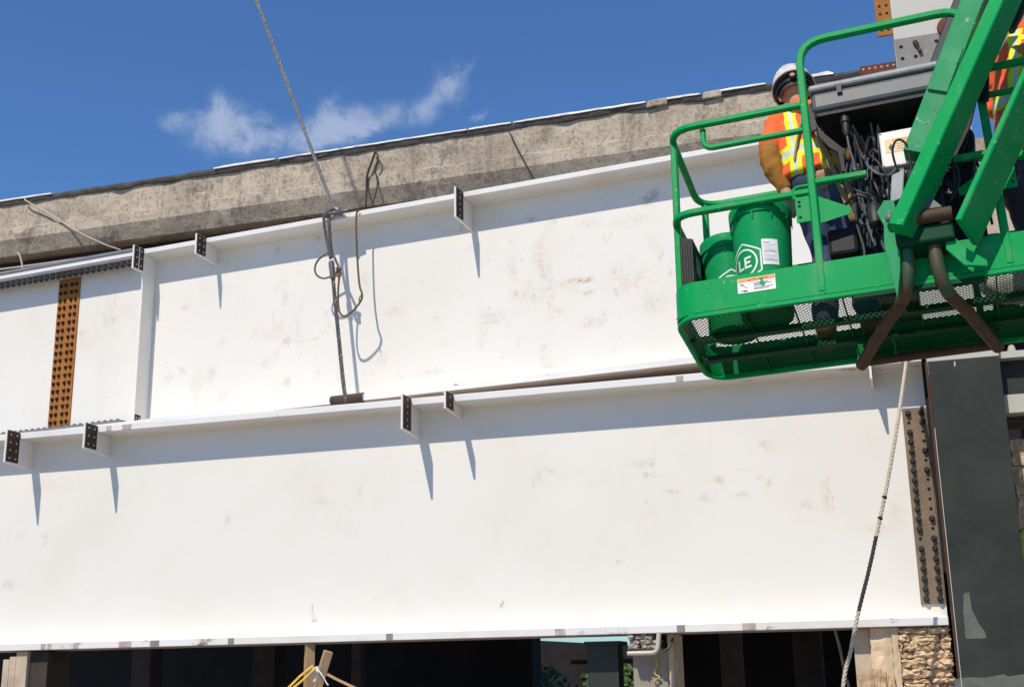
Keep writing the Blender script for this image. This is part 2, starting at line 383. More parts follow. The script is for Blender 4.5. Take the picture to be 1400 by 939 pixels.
def smooth_path(pts, n=8):
    P = [Vector(p) for p in pts]; P = [P[0] * 2 - P[1]] + P + [P[-1] * 2 - P[-2]]; o = []
    for i in range(1, len(P) - 2):
        a, b, c, d = P[i - 1:i + 3]
        for j in range(n):
            t_ = j / n
            o.append(.5 * ((2 * b) + (c - a) * t_ + (2 * a - 5 * b + 4 * c - d) * t_ ** 2 + (-a + 3 * b - 3 * c + d) * t_ ** 3))
    o.append(P[-2]); return o
def strands(mb, path, r, k=6, turns_per_m=9., n=5):
    """a laid rope: k strands winding about a path"""
    P = [Vector(p) for p in path]
    # resample
    L = [0.]
    for i in range(1, len(P)): L.append(L[-1] + (P[i] - P[i - 1]).length)
    N_ = max(8, int(L[-1] * turns_per_m * 7)); Q = []
    j = 0
    for i in range(N_ + 1):
        d = L[-1] * i / N_
        while j < len(P) - 2 and L[j + 1] < d: j += 1
        t_ = (d - L[j]) / max(1e-9, L[j + 1] - L[j]); Q.append(P[j].lerp(P[j + 1], t_))
    T = [(Q[min(i + 1, N_)] - Q[max(i - 1, 0)]).normalized() for i in range(N_ + 1)]
    x = T[0].orthogonal().normalized(); X = []
    for t_ in T:
        x = (x - t_ * x.dot(t_)).normalized(); X.append(x.copy())
    rs = r * (.36 if k >= 5 else .5); ro = r - rs
    for s_ in range(k):
        pts = []
        for i in range(N_ + 1):
            a = 2 * math.pi * (s_ / k + turns_per_m * L[-1] * i / N_); y = T[i].cross(X[i])
            pts.append(Q[i] + (X[i] * math.cos(a) + y * math.sin(a)) * ro)
        mb.tube(pts, rs * 1.05, n)
    return mb
def hexbolt(r, h, name, wash=1.3, dirn=(0, -1, 0), tip=0.):
    mb = MB(); d = Vector(dirn)
    mb.lathe([(0, 0), (r * wash, 0), (r * wash, .004), (0, .004)], (0, 0, 0), d, 12, False)
    mb.lathe([(r, .004), (r, h - .003), (r * .86, h)], (0, 0, 0), d, 6)
    if tip: mb.lathe([(r * .55, h - .001), (r * .55, h + tip)], (0, 0, 0), d, 8)
    return mb.mesh(name)

# ------------------------------------------------------------------ ground
g = MB(); n_ = 40
for i in range(n_ + 1):
    for j in range(n_ + 1):
        x = (i / n_ * 2 - 1); y = (j / n_ * 2 - 1); x = x * abs(x) * 900; y = y * abs(y) * 900 + 10
        g.v.append(V(x, y, 0))
for i in range(n_):
    for j in range(n_): g.f.append((i * (n_ + 1) + j, (i + 1) * (n_ + 1) + j, (i + 1) * (n_ + 1) + j + 1, i * (n_ + 1) + j + 1))
tag(g.build('ground', 'dirt'), None, kind='structure')

# ------------------------------------------------------------------ lower girder (bolted to the column)
YB = 9.721; WB = YB + .22; XB0, XB1 = -9.6, .152; ZB0, ZB1 = 1.975, 3.98; TF = .06
GB = empty('lower_girder', (XB0, YB, ZB0)); tag(GB, 'lower white steel plate girder bolted to the dark column at its right end', 'girder', 'white plate girders')
def wB(o):  # parts are given in world coordinates; shift into the thing's own space
    o.location = -GB.location; return o
wB(MB().box((XB0, YB, ZB1 - TF), (XB1, YB + .44, ZB1)).build('top_flange', 'flange_paint', GB, bevel=.004))
wB(MB().box((XB0, YB, ZB0), (XB1, YB + .44, ZB0 + TF)).build('bottom_flange', 'flange_paint', GB, bevel=.004))
wB(MB().box((XB0, WB, ZB0 + TF), (XB1, WB + .018, ZB1 - TF)).build('web', 'white_paint', GB))
wB(MB().prism([(XB0, WB, ZB1 - TF), (XB0, WB - .012, ZB1 - TF), (XB0, WB, ZB1 - TF - .012)], (XB1 - XB0, 0, 0)).build('weld', 'white_paint', GB))
wB(MB().prism([(XB0, WB, ZB0 + TF), (XB0, WB, ZB0 + TF + .012), (XB0, WB - .012, ZB0 + TF)], (XB1 - XB0, 0, 0)).build('weld', 'white_paint', GB))
def bracket(parent, put, x, yf, yw, ext, ztop, zf, h, cols, rows, matn='bare_steel', bw=None, holes='light'):
    """a bolting lug across the flange; x = middle of its thickness, yf flange edge, yw web face, outer end yf - ext"""
    th = .009; yo = yf - ext; zb = ztop - h; mb = MB()
    # under the flange to the web, and out past the flange edge
    poly = [(x - th, yo, ztop), (x - th, yo, zb), (x - th, yw - .001, zb - .02), (x - th, yw - .001, zf - .002), (x - th, yf - .003, zf - .002), (x - th, yf - .003, ztop)]
    mb.prism(poly, (2 * th, 0, 0))
    b = put(mb.build('bracket', 'white_paint', parent, bevel=.002))
    bw = bw or ext - .012
    f = put(MB().box((x + th - .002, yo + .012, zb + .012), (x + th + .0025, yo + .012 + bw, ztop - .004)).build('bare_face', matn, parent)); 
    reparent(f, b)
    for s_ in range(cols):
        for r_ in range(rows):
            yy = yo + .012 + bw * (s_ + .5) / cols; zz = zb + .012 + (h - .016) * (r_ + .5) / rows
            hm = link('bolt_hole', LIT_HOLE, None, parent); hm.location = Vector((x + th + .003, yy, zz)); put(hm, True); reparent(hm, b)
    return b
def reparent(o, p):
    loc = o.location.copy(); o.parent = p; o.location = loc - p.location
LIT_HOLE = MB().lathe([(.0105, 0), (.0105, .002)], (0, 0, 0), (1, 0, 0), 12).mesh('bolt_hole'); LIT_HOLE.materials.append(M['pvc'])  # pale discs paint in the light showing through the holes
def putB(o, moved=False):
    o.location = (o.location if moved else Vector()) - GB.location; return o
def bx(px, py, y): return at_y(px, py, y).x
bracket(GB, putB, at_y(8, 600, YB - .18).x, YB, WB, .18, ZB1 + .002, ZB1 - TF, .31, 2, 4)
bracket(GB, putB, at_y(115, 590, YB - .18).x, YB, WB, .18, ZB1 + .002, ZB1 - TF, .24, 2, 3, 'dark_bare_steel')
bracket(GB, putB, at_y(549.3, 548, YB - .18).x, YB, WB, .18, ZB1 + .002, ZB1 - TF, .30, 1, 5, 'dark_bare_steel')
bracket(GB, putB, at_y(608, 545, YB - .18).x, YB, WB, .18, ZB1 + .002, ZB1 - TF, .155, 1, 2)
bracket(GB, putB, at_y(1189, 495, YB - .06).x, YB, WB, .06, ZB1 + .002, ZB1 - TF, .18, 1, 1)
# unpainted squares along the flange edges
def patch(px0, px1, top, ht=.045, matn='bare_patch'):
    yy = 575 if top else 870
    x0 = at_y(px0, yy, YB).x; x1 = at_y(px1, yy, YB).x; z = (ZB1 - TF + .006) if top else ZB0 + .006
    wB(MB().box((x0, YB - .0025, z), (x1, YB + .001, z + ht)).build('bare_patch', matn, GB))
patch(146, 153, 1); patch(168, 180, 1); patch(550, 558, 1); patch(927, 937, 1); patch(1240, 1246, 1)
for a, b_, mm in [(57, 63, 'bare_patch'), (66, 71, 'rubble'), (101, 108, 'bare_patch'), (163, 180, 'bare_patch'), (206, 218, 'grey_plate'), (312, 320, 'grey_plate'), (528, 537, 'grey_plate'), (759, 773, 'rubble'), (926, 937, 'grey_plate'), (1016, 1034, 'bare_patch')]:
    patch(a, b_, 0, .048, mm)
# connection angle with its bolts
zt = at_y(1231, 559, WB).z; zb = at_y(1255, 826, WB).z; xl = at_y(1231, 559, WB).x + .01
pl = wB(MB().box((xl, WB - .016, zb), (XB1 - .005, WB - .0005, zt)).build('connection_plate', 'mill_plate', GB, bevel=.002)); pl['label'] = 'brown bare steel connection plate at the column end'
wB(MB().box((XB0, YB + .004, ZB0 - .003), (XB1 - .002, YB + .436, ZB0 - .0005)).build('underside', 'primer', GB))
BOLTB = hexbolt(.0185, .030, 'bolt', 1.22); BOLTB.materials.append(M['dark_bolt'])
BH = MB().lathe([(.012, 0), (.012, .0015)], (0, 0, 0), (0, -1, 0), 14).mesh('bolt_hole'); BH.materials.append(M['hole_black'])
holes_l = {1, 13}; holes_r = {2, 3, 5, 7, 8, 9, 10, 12}
for c_, hs in ((0, holes_l), (1, holes_r)):
    for r_ in range(20):
        z = zt - .042 - r_ * .0748 * (zt - zb - .08) / (19 * .0748); x = xl + (.042 if c_ == 0 else .138)
        o = link('bolt_hole' if r_ in hs else 'bolt', BH if r_ in hs else BOLTB, None, GB); o.location = Vector((x, WB - .0165, z)) - GB.location
        o.rotation_euler = (0, rnd.uniform(0, 1), 0); reparent(o, pl)

# ------------------------------------------------------------------ upper girder (hung on the crane)
DA = Vector((0.9952298, -0.0975333, -0.0022195)); NA = Vector((0.0975336, 0.9952322, 0)); UA = Vector((.002209, -.000216, .9999975))
PA = Vector((-3., 9.95, 0)); mA = Matrix.Identity(4)
for i in range(3): mA[i][0] = DA[i]; mA[i][1] = NA[i]; mA[i][2] = UA[i]; mA[i][3] = PA[i]
GA = empty('upper_girder', mat=mA); tag(GA, 'upper white steel plate girder with rusty splice plate, hung from the crane sling', 'girder', 'white plate girders')
mAi = mA.inverted()
def A(x, y, t=0.): return mAi @ at_plane(x, y, PA + NA * t, NA)
def Aw(s_, t, z): return mA @ Vector((s_, t, z))
ZA0, ZA1 = 4.089, 5.917; TA = .05; WA = .205; SA0, SA1 = -8.2, 2.80
MB().box((SA0, 0, ZA1 - TA), (SA1, .41, ZA1)).build('top_flange', 'flange_paint', GA, bevel=.004)
MB().box((SA0, 0, ZA0), (SA1, .41, ZA0 + .058)).build('bottom_flange', 'flange_paint', GA, bevel=.004)
MB().box((SA0, WA, ZA0 + .058), (SA1, WA + .016, ZA1 - TA)).build('web', 'white_paint_dirty', GA)
MB().prism([(SA0, WA, ZA1 - TA), (SA0, WA - .012, ZA1 - TA), (SA0, WA, ZA1 - TA - .012)], (SA1 - SA0, 0, 0)).build('weld', 'white_paint', GA)
def putA(o, moved=False): return o
bracket(GA, putA, A(622, 280, -.15).x, 0, WA, .15, ZA1 + .002, ZA1 - TA, .29, 1, 5, 'dark_bare_steel')
bracket(GA, putA, A(267, 340, -.15).x, 0, WA, .15, ZA1 + .002, ZA1 - TA, .21, 2, 3)
xs = A(181, 360, -.15).x
b_ = bracket(GA, putA, xs, 0, WA, .15, ZA1 + .002, ZA1 - TA, .245, 2, 3)
# the white line that parts its two rows of holes
o = MB().box((xs + .0085, -.15 + .012 + .063, ZA1 - .235), (xs + .0135, -.15 + .012 + .075, ZA1 - .002)).build('painted_strip', 'white_paint', GA); reparent(o, b_)
MB().box((xs - .010, .012, ZA0 + .059), (xs + .010, WA - .001, ZA1 - .25)).build('stiffener', 'white_paint', GA, bevel=.002)
MB().box((xs + .0105, .012, ZA0 + .06), (xs + .0135, .10, ZA0 + .125)).build('clip_plate', 'bare_steel', GA)
for yy in (.035, .075):
    h = link('bolt_hole', LIT_HOLE, None, GA); h.location = (xs + .014, yy, ZA0 + .09)
# web splice plate
sl0, sl1 = A(82.5, 385, WA).x, A(111.3, 380.5, WA).x; zt, zb = ZA1 - TA - .05, A(85, 585, WA).z
sp = MB().box((sl0, WA - .014, zb), (sl1, WA - .0005, zt)).build('splice_plate', 'rust_orange', GA, bevel=.002); sp['label'] = 'rust orange splice plate studded with four rows of bolts'
MB().box((SA0, .004, ZA0 - .003), (SA1 - .002, .406, ZA0 - .0005)).build('underside', 'primer', GA)
BOLTA = hexbolt(.0175, .017, 'bolt', 1.2, tip=.007); BOLTA.materials.append(M['rust_bolt'])
wd = sl1 - sl0; rows = 20; z0 = A(98, 420, WA).z; pitch = (z0 - A(85, 576.7, WA).z) / 15
for c_ in (.13, .345, .635, .85):
    for r_ in range(-3, 16):
        o = link('bolt', BOLTA, None, GA); o.location = (sl0 + wd * c_, WA - .0145, z0 - r_ * pitch); o.rotation_euler = (rnd.uniform(-.04, .04), rnd.uniform(0, 1), 0); reparent(o, sp)
# flange splices: plates and rows of bolts on both flanges, left part
se = A(178, 368, 0).x
MB().box((SA0, -.012, ZA1 + .0005), (se + .05, .40, ZA1 + .03)).build('cover_plate', 'splice_grey', GA, bevel=.002)
pt = MB().box((SA0, .004, ZA1 - TA - .028), (se, WA - .03, ZA1 - TA - .0005)).build('flange_splice', 'splice_grey', GA, bevel=.002)
pb = MB().box((SA0, .006, ZA0 + .0585), (se, WA - .03, ZA0 + .085)).build('flange_splice', 'splice_grey', GA, bevel=.002)
BD = hexbolt(.020, .03, 'bolt', 1.25, (0, 0, -1)); BD.materials.append(M['splice_bolt'])
BU = hexbolt(.019, .018, 'bolt', 1.25, (0, 0, 1)); BU.materials.append(M['splice_bolt'])
k = 0; s_ = se - .05
while s_ > -6.8:
    for yy in (.045, .125):
        o = link('bolt', BD, None, GA); o.location = (s_, yy, ZA1 - TA - .0285); o.rotation_euler = (0, 0, rnd.uniform(0, 1)); reparent(o, pt)
        if yy < .1: o = link('bolt', BU, None, GA); o.location = (s_ - .02, yy, ZA0 + .0855); o.rotation_euler = (0, 0, rnd.uniform(0, 1)); reparent(o, pb)
    s_ -= .078

# hand smears, rust runs and scuffs that have a place and shape of their own on the two webs
def add_stains(mat, items):
    t = M[mat].node_tree; b = t.nodes['Principled BSDF']; old = b.inputs['Base Color'].links[0].from_socket
    c = N(t, 'ShaderNodeTexCoord'); w = N(t, 'ShaderNodeTexNoise'); t.links.new(c.outputs['Object'], w.inputs['Vector']); w.inputs['Scale'].default_value = 14; w.inputs['Detail'].default_value = 3
    sub_ = N(t, 'ShaderNodeVectorMath', operation='SUBTRACT'); t.links.new(w.outputs['Color'], sub_.inputs[0]); sub_.inputs[1].default_value = (.5, .5, .5)
    sc_ = N(t, 'ShaderNodeVectorMath', operation='SCALE'); t.links.new(sub_.outputs[0], sc_.inputs[0]); sc_.inputs['Scale'].default_value = .10
    ad = N(t, 'ShaderNodeVectorMath', operation='ADD'); t.links.new(c.outputs['Object'], ad.inputs[0]); t.links.new(sc_.outputs[0], ad.inputs[1])
    sp_ = N(t, 'ShaderNodeSeparateXYZ'); t.links.new(ad.outputs[0], sp_.inputs[0])
    fine = tex_noise(t, c.outputs['Object'], 26, 5, .7)
    grain = step(t, fine, .38, .62, .15, 1.)
    for (p, rx, rz, op, cc) in items:
        a = math_node(t, 'DIVIDE', math_node(t, 'SUBTRACT', sp_.outputs[0], p[0]), rx); q = math_node(t, 'DIVIDE', math_node(t, 'SUBTRACT', sp_.outputs[2], p[2]), rz)
        e = math_node(t, 'EXPONENT', math_node(t, 'MULTIPLY', math_node(t, 'ADD', math_node(t, 'MULTIPLY', a, a), math_node(t, 'MULTIPLY', q, q)), -1.))
        old = mix(t, math_node(t, 'MULTIPLY', math_node(t, 'MULTIPLY', e, grain), op), old, cc)
    t.links.new(old, b.inputs['Base Color'])
TAN, RUSTY, GREY, DARK = (.56, .40, .26), (.48, .27, .12), (.42, .38, .34), (.16, .14, .13)
add_stains('white_paint_dirty', [(A(x, y, WA), rx, rz, op, cc) for x, y, rx, rz, op, cc in [
    (742, 375, .035, .22, .45, TAN), (752, 400, .03, .30, .40, TAN), (735, 350, .05, .14, .35, TAN), (799, 383, .07, .025, .75, RUSTY), (780, 386, .12, .02, .45, RUSTY), (804, 400, .05, .02, .5, RUSTY),
    (700, 370, .05, .12, .3, TAN), (675, 435, .16, .07, .38, TAN), (660, 460, .05, .12, .3, TAN), (720, 400, .10, .10, .3, TAN), (705, 403, .03, .03, .5, RUSTY), (694, 443, .03, .03, .5, RUSTY),
    (762, 425, .04, .03, .5, TAN), (806, 442, .10, .05, .45, TAN), (825, 432, .04, .05, .4, TAN), (860, 385, .25, .12, .30, TAN), (895, 415, .12, .08, .35, TAN), (805, 305, .10, .05, .35, TAN), (870, 300, .20, .06, .25, TAN), (840, 370, .06, .04, .35, TAN),
    (745, 480, .05, .14, .3, TAN), (752, 500, .06, .03, .4, TAN), (585, 508, .16, .04, .35, TAN), (595, 435, .05, .03, .35, TAN), (393, 463, .035, .05, .65, GREY), (395, 470, .03, .03, .5, TAN), (392, 522, .04, .045, .6, TAN), (252, 420, .05, .04, .4, TAN),
    (230, 517, .05, .06, .4, GREY), (250, 508, .05, .05, .35, GREY), (291, 507, .05, .04, .4, GREY), (304, 545, .05, .06, .35, TAN), (362, 497, .05, .03, .4, GREY), (421, 464, .05, .012, .5, GREY), (435, 510, .03, .05, .35, GREY), (540, 425, .10, .05, .35, TAN), (520, 490, .10, .06, .35, TAN),
    (390, 405, .04, .14, .28, GREY), (500, 380, .05, .12, .3, TAN), (885, 272, .06, .05, .55, DARK), (895, 265, .05, .05, .5, DARK), (725, 300, .05, .04, .4, DARK), (435, 327, .03, .03, .45, DARK), (380, 340, .04, .05, .3, DARK), (145, 440, .06, .06, .35, TAN), (155, 438, .03, .05, .45, GREY), (120, 470, .1, .08, .25, TAN)]])
add_stains('white_paint', [(at_y(x, y, WB), rx, rz, op, cc) for x, y, rx, rz, op, cc in [
    (1047, 608, .045, .04, .55, TAN), (985, 656, .04, .03, .6, TAN), (980, 653, .03, .02, .5, GREY), (1051, 658, .03, .04, .65, TAN), (1040, 653, .03, .015, .5, GREY), (1016, 677, .05, .02, .5, TAN), (1020, 642, .06, .01, .45, GREY), (877, 632, .07, .03, .5, GREY), (885, 650, .05, .02, .55, GREY), (893, 628, .012, .06, .5, GREY),
    (922, 670, .05, .02, .55, GREY), (883, 684, .02, .015, .75, TAN), (962, 682, .05, .02, .4, GREY), (1130, 678, .012, .12, .5, TAN), (1136, 675, .010, .13, .5, TAN), (1125, 680, .008, .11, .45, TAN), (1105, 690, .05, .03, .45, GREY), (738, 652, .03, .05, .4, GREY), (750, 642, .06, .02, .35, GREY), (730, 660, .02, .06, .35, GREY),
    (310, 710, .04, .05, .4, GREY), (12, 800, .08, .04, .5, TAN), (70, 665, .25, .06, .25, TAN), (28, 732, .03, .03, .35, GREY), (62, 735, .03, .05, .35, GREY), (492, 672, .03, .06, .3, GREY), (440, 685, .10, .03, .25, GREY), (845, 768, .03, .02, .55, GREY), (1200, 722, .12, .04, .3, TAN), (1225, 700, .06, .1, .3, TAN), (685, 824, .012, .03, .7, DARK), (428, 832, .010, .06, .9, DARK), (430, 848, .02, .015, .9, DARK)]])

# ------------------------------------------------------------------ column at the right
CX0, CX1, CY0 = .195, .700, 9.70; ZS = 3.905
CO = empty('column', (.45, CY0, 0)); tag(CO, 'tall steel column, dark below and pale grey above, at the girder ends', 'column')
def wC(o): o.location = -CO.location; return o
def hsec(z0, z1, mat, tf=.032):
    wC(MB().box((CX0, CY0, z0), (CX1, CY0 + tf, z1)).build('front_flange', mat, CO, bevel=.003))
    wC(MB().box((CX0, CY0 + .45, z0), (CX1, CY0 + .45 + tf, z1)).build('rear_flange', mat, CO))
    wC(MB().box((.437, CY0 + tf, z0), (.459, CY0 + .45, z1)).build('web', mat, CO))
hsec(0, ZS, 'dark_paint'); hsec(ZS + .001, 9.2, 'pale_paint')
wC(MB().box((CX0 - .022, CY0 + .004, .0), (CX0 - .002, CY0 + .03, ZS)).build('edge_plate', 'bare_steel', CO))
wC(MB().box((CX0 - .002, CY0 - .003, .0), (CX0 + .003, CY0 - .0005, 3.4)).build('lit_edge_line', 'pale_paint', CO))  # pale strip paints the flange edge as lit
# bare splice area with its holes
za, zb_ = at_y(1225, 88, CY0).z, at_y(1222, 52, CY0).z
f = wC(MB().box((CX0 + .004, CY0 - .006, za - .1), (CX1 - .004, CY0 - .0005, zb_ - .02)).build('splice_face', 'grey_plate', CO)); f['label'] = 'bare grey splice plate with bolt holes below the pale column'
BH2 = MB().lathe([(.015, 0), (.015, .0015)], (0, 0, 0), (0, -1, 0), 14).mesh('bolt_hole'); BH2.materials.append(M['hole_black'])
for p in [(1232, 65), (1234, 81), (1252, 78), (1280, 57)]:
    w = at_y(*p, CY0); o = link('bolt_hole', BH2, None, CO); o.location = Vector((w.x, CY0 - .0065, w.z)) - CO.location; reparent(o, f)
w = at_y(1253, 65, CY0)
o = wC(MB().lathe([(.0, -.002), (.018, .0), (.022, .03), (.014, .05), (.012, .09), (.016, .11), (0, .115)], (w.x - .01, CY0 - .012, w.z + .05), (.35, -.1, -1), 10, False).build('drift_pin', 'dark_bolt', CO, True))
# orange splice strip, brown angle and round red shape on the upper column
x0, x1 = at_y(1197, 20, CY0 + .02).x, CX0 - .003; z1, z0 = 8.4, at_y(1200, 51, CY0 + .02).z
sp = wC(MB().box((x0, CY0 + .012, z0), (x1, CY0 + .03, z1)).build('splice_strip', 'rust_orange', CO)); sp['label'] = 'orange rusty plate with two rows of holes'
for c_ in (.3, .75):
    for r_ in range(24):
        o = link('bolt_hole', BH2, None, CO); o.scale = (.75, 1, .75); o.location = Vector((x0 + (x1 - x0) * c_, CY0 + .0115, z0 + .05 + r_ * .072)) - CO.location; reparent(o, sp)
a0, a1 = at_y(1175, 92, CY0).x, CX0 - .003; zz0, zz1 = at_y(1200, 102, CY0).z - .02, at_y(1200, 87, CY0).z
an = wC(MB().box((a0, CY0 + .01, zz0), (a1, CY0 + .025, zz1)).box((a0, CY0 + .0255, zz1 - .014), (a1, CY0 + .13, zz1 - .001)).build('angle_bracket', 'rust_red', CO))
for r_ in range(6):
    o = link('bolt_hole', LIT_HOLE, None, CO); o.rotation_euler = (0, 0, -math.pi / 2); o.scale = (1, .8, .8); o.location = Vector((a0 + (a1 - a0) * (r_ + .6) / 6, CY0 + .0095, zz1 - .03)) - CO.location; reparent(o, an)
w = at_y(1298, 36, CY0 - .03)
wC(MB().lathe([(0, 0), (.085, 0), (.095, .008), (.09, .03), (0, .045)], (w.x, CY0 - .001, w.z), (0, -1, 0), 28, False).build('round_red_shape', 'rust_red', CO, True))  # disc put in for a half-hidden red-brown shape, probably a hard hat
# brushed-on touch-up and a slot on the dark part
def polyprism(name, pxs, Y, th, mat, parent, off):
    pts = [at_y(x, y, Y) for x, y in pxs]; o = MB().prism(pts, (0, th, 0)).build(name, mat, parent); o.location = -off; return o
polyprism('touch_up', [(1317.5, 811), (1325, 809), (1329, 834), (1334, 843), (1338, 852), (1346, 862), (1349, 871), (1343, 873), (1336, 872), (1328, 873), (1323, 872), (1319, 857), (1317, 835)], CY0 - .0015, .001, 'paint_patch', CO, CO.location)
polyprism('touch_up', [(1318.5, 862), (1321, 862), (1326, 872), (1321, 873)], CY0 - .0018, .001, 'paint_patch', CO, CO.location)
polyprism('touch_up', [(1304, 928), (1325, 925), (1345, 926), (1372, 921), (1378, 924), (1420, 918), (1420, 1010), (1315, 1010)], CY0 - .0015, .001, 'paint_patch', CO, CO.location)
polyprism('slot', [(1304, 494), (1306, 494), (1306.5, 500.5), (1304.5, 500.5)], CY0 - .0015, .001, 'pale_paint', CO, CO.location)

# ------------------------------------------------------------------ beam, channel and stone to the right of the column
RB = empty('side_beam', (1.2, 9.9, 3.4)); tag(RB, 'dark steel side beam with pale lower flange right of the column', 'beam')
def wR(o): o.location = -RB.location; return o
y_ = 9.86
zA = [at_y(1380, p, y_).z for p in (484, 493, 541, 566)]
wR(MB().box((CX1 + .004, y_ - .1, zA[1]), (4.5, y_ + .3, zA[0])).build('top_flange', 'pale_paint', RB))
wR(MB().box((CX1 + .004, y_, zA[2]), (4.5, y_ + .02, zA[1] - .001)).build('web', 'dark_paint', RB))
wR(MB().box((CX1 + .004, y_ - .05, zA[3]), (4.5, y_ + .3, zA[2] - .001)).build('bottom_flange', 'pale_paint', RB))
for i in range(4):
    x = CX1 + .10 + i * .21
    wR(MB().lathe([(.035, 0), (.03, .02), (.02, .05), (.012, .055)], (x, y_ - .05, zA[0] + .0005), (0, 0, 1), 10).build('bolt', 'pvc', RB))
ch = empty('channel', (1.2, 9.95, 3.2)); tag(ch, 'brown rusty steel channel under the side beam', 'channel')
c1, c2 = at_y(1385, 576, 9.95).z, at_y(1385, 586, 9.95).z
o = MB().box((CX1 + .01, 9.95, c2), (4.5, 9.965, c1)).box((CX1 + .01, 9.9655, c1 - .012), (4.5, 10.1, c1)).build('rail', 'rust_tube', ch); o.location = -ch.location
def stone_block(x0, x1, y, z0, z1, dep, seed, bul=.018, matn='stone'):
    """an irregular stone with a rough face"""
    r_ = random.Random(seed); mb = MB(); nx, nz = 7, 4; vs = []
    for j in range(nz + 1):
        for i in range(nx + 1):
            e = (0 < i < nx) and (0 < j < nz)
            vs.append(V(x0 + (x1 - x0) * i / nx + r_.uniform(-.012, .012), y + r_.uniform(-bul, bul) * .5 - (bul * .6 if e else 0) + noise.fractal(Vector((x0 * 9 + i, z0 * 17 + j * .8, seed)), 1., 2., 3) * bul, z0 + (z1 - z0) * j / nz + r_.uniform(-.006, .006)))
    fs = [(j * (nx + 1) + i, j * (nx + 1) + i + 1, (j + 1) * (nx + 1) + i + 1, (j + 1) * (nx + 1) + i) for j in range(nz) for i in range(nx)]
    k_ = len(vs); rim = [i for i in range(nx + 1)] + [j * (nx + 1) + nx for j in range(1, nz + 1)] + [nz * (nx + 1) + i for i in range(nx - 1, -1, -1)] + [j * (nx + 1) for j in range(nz - 1, 0, -1)]
    vs += [vs[i] + V(0, dep, 0) for i in rim]; m_ = len(rim)
    fs += [(rim[i], rim[(i + 1) % m_], k_ + (i + 1) % m_, k_ + i) for i in range(m_)] + [tuple(range(k_, k_ + m_))]
    return mb.add(vs, fs).build('stone', matn, None)
def masonry(name, x0, x1, y, z0, z1, hs, label, cat, ws=(.14, .34), depth=.5, seed=3, under=None):
    e = empty(name, ((x0 + x1) / 2, y, 0)); tag(e, label, cat); r_ = random.Random(seed)
    o = MB().box((x0, y + .02, 0), (x1, y + depth, z1 - .004)).build('core', 'mortar', e); o.location = -e.location
    z = z1; i = 0
    while z > z0:
        h = r_.uniform(*hs); x = x0 + r_.uniform(-.1, 0)
        while x < x1:
            w_ = r_.uniform(*ws); a, b_ = max(x, x0), min(x + w_, x1)
            if b_ - a > .03:
                o = stone_block(a + .004, b_ - .004, y - r_.uniform(-.008, .012), z - h + .004, z - .003, .08, seed * 100 + i, .012, 'stone' if r_.random() < .75 else 'stone_dark'); i += 1
                o.parent = e; o.location = -e.location
            x += w_
        z -= h
    return e
masonry('stone_pier', .72, 2.1, 10.02, 1.2, at_y(1385, 601, 10.02).z, (.10, .26), 'rough tan stone wall right of the dark column', 'stone wall', seed=5, depth=.6)
yp = bpy.data.objects['stone_pier']
pw = [at_y(x, y, 9.975) for x, y in [(1391, 742), (1395, 728), (1402, 722), (1425, 730), (1425, 800), (1398, 792), (1394, 768)]]
o = MB().prism(pw, (0, .01, 0)).build('paint_mark', 'yellow_paint', yp); o.location = -yp.location

# ------------------------------------------------------------------ concrete viaduct edge behind
YC = 12.3; XC0, XC1 = -20., .55
VI = empty('concrete_viaduct', (-5, YC, 0)); tag(VI, 'weathered concrete viaduct edge with dark felt and white flashing on top', 'viaduct')
prof = [(.0, 7.57), (.0, 7.24), (-.022, 7.225), (-.022, 7.085), (.065, 6.905), (.25, 6.885)]
def conc_noise(x, z, s_): return noise.noise(Vector((x * 1.7, z * 2.3, s_)))
mb = MB(); nx = 340; zs = []
fine = []
for a, b_ in zip(prof[:-1], prof[1:]):
    kk = max(2, int(math.dist(a, b_) / .06))
    for j in range(kk): fine.append((a[0] + (b_[0] - a[0]) * j / kk, a[1] + (b_[1] - a[1]) * j / kk))
fine.append(prof[-1]); kf = len(fine)
for i in range(nx + 1):
    x = XC0 + (XC1 - XC0) * i / nx
    for (dy, z) in fine:
        q = noise.fractal(Vector((x * 1.6, z * 2.2, 1.)), 1., 2., 4) * .012 + max(0, noise.noise(Vector((x * 2.3, z * 4, 7.)))-.3) * .06 + .006 * (1 if abs(math.sin(z * 14.)) > .985 else 0)
        mb.v.append(V(x, YC + dy + q, z + noise.noise(Vector((x * 3, z * 4, 3.))) * .008))
for i in range(nx):
    for j in range(kf - 1): mb.f.append((i * kf + j, (i + 1) * kf + j, (i + 1) * kf + j + 1, i * kf + j + 1))
o = mb.build('fascia', 'concrete', VI); o.location = -VI.location
def wV(o): o.location = -VI.location; return o
wV(MB().box((XC0, YC + .27, 6.92), (XC1, YC + 6.9, 7.55)).build('deck', 'concrete', VI))
wV(MB().box((XC0, YC + .26, 5.3), (XC1, YC + .7, 6.92)).build('beam', 'shade_brown', VI))
wV(MB().box((XC0, YC + .19, 6.70), (XC1 - .2, YC + .259, 6.80)).build('ledge', 'shade_brown', VI))
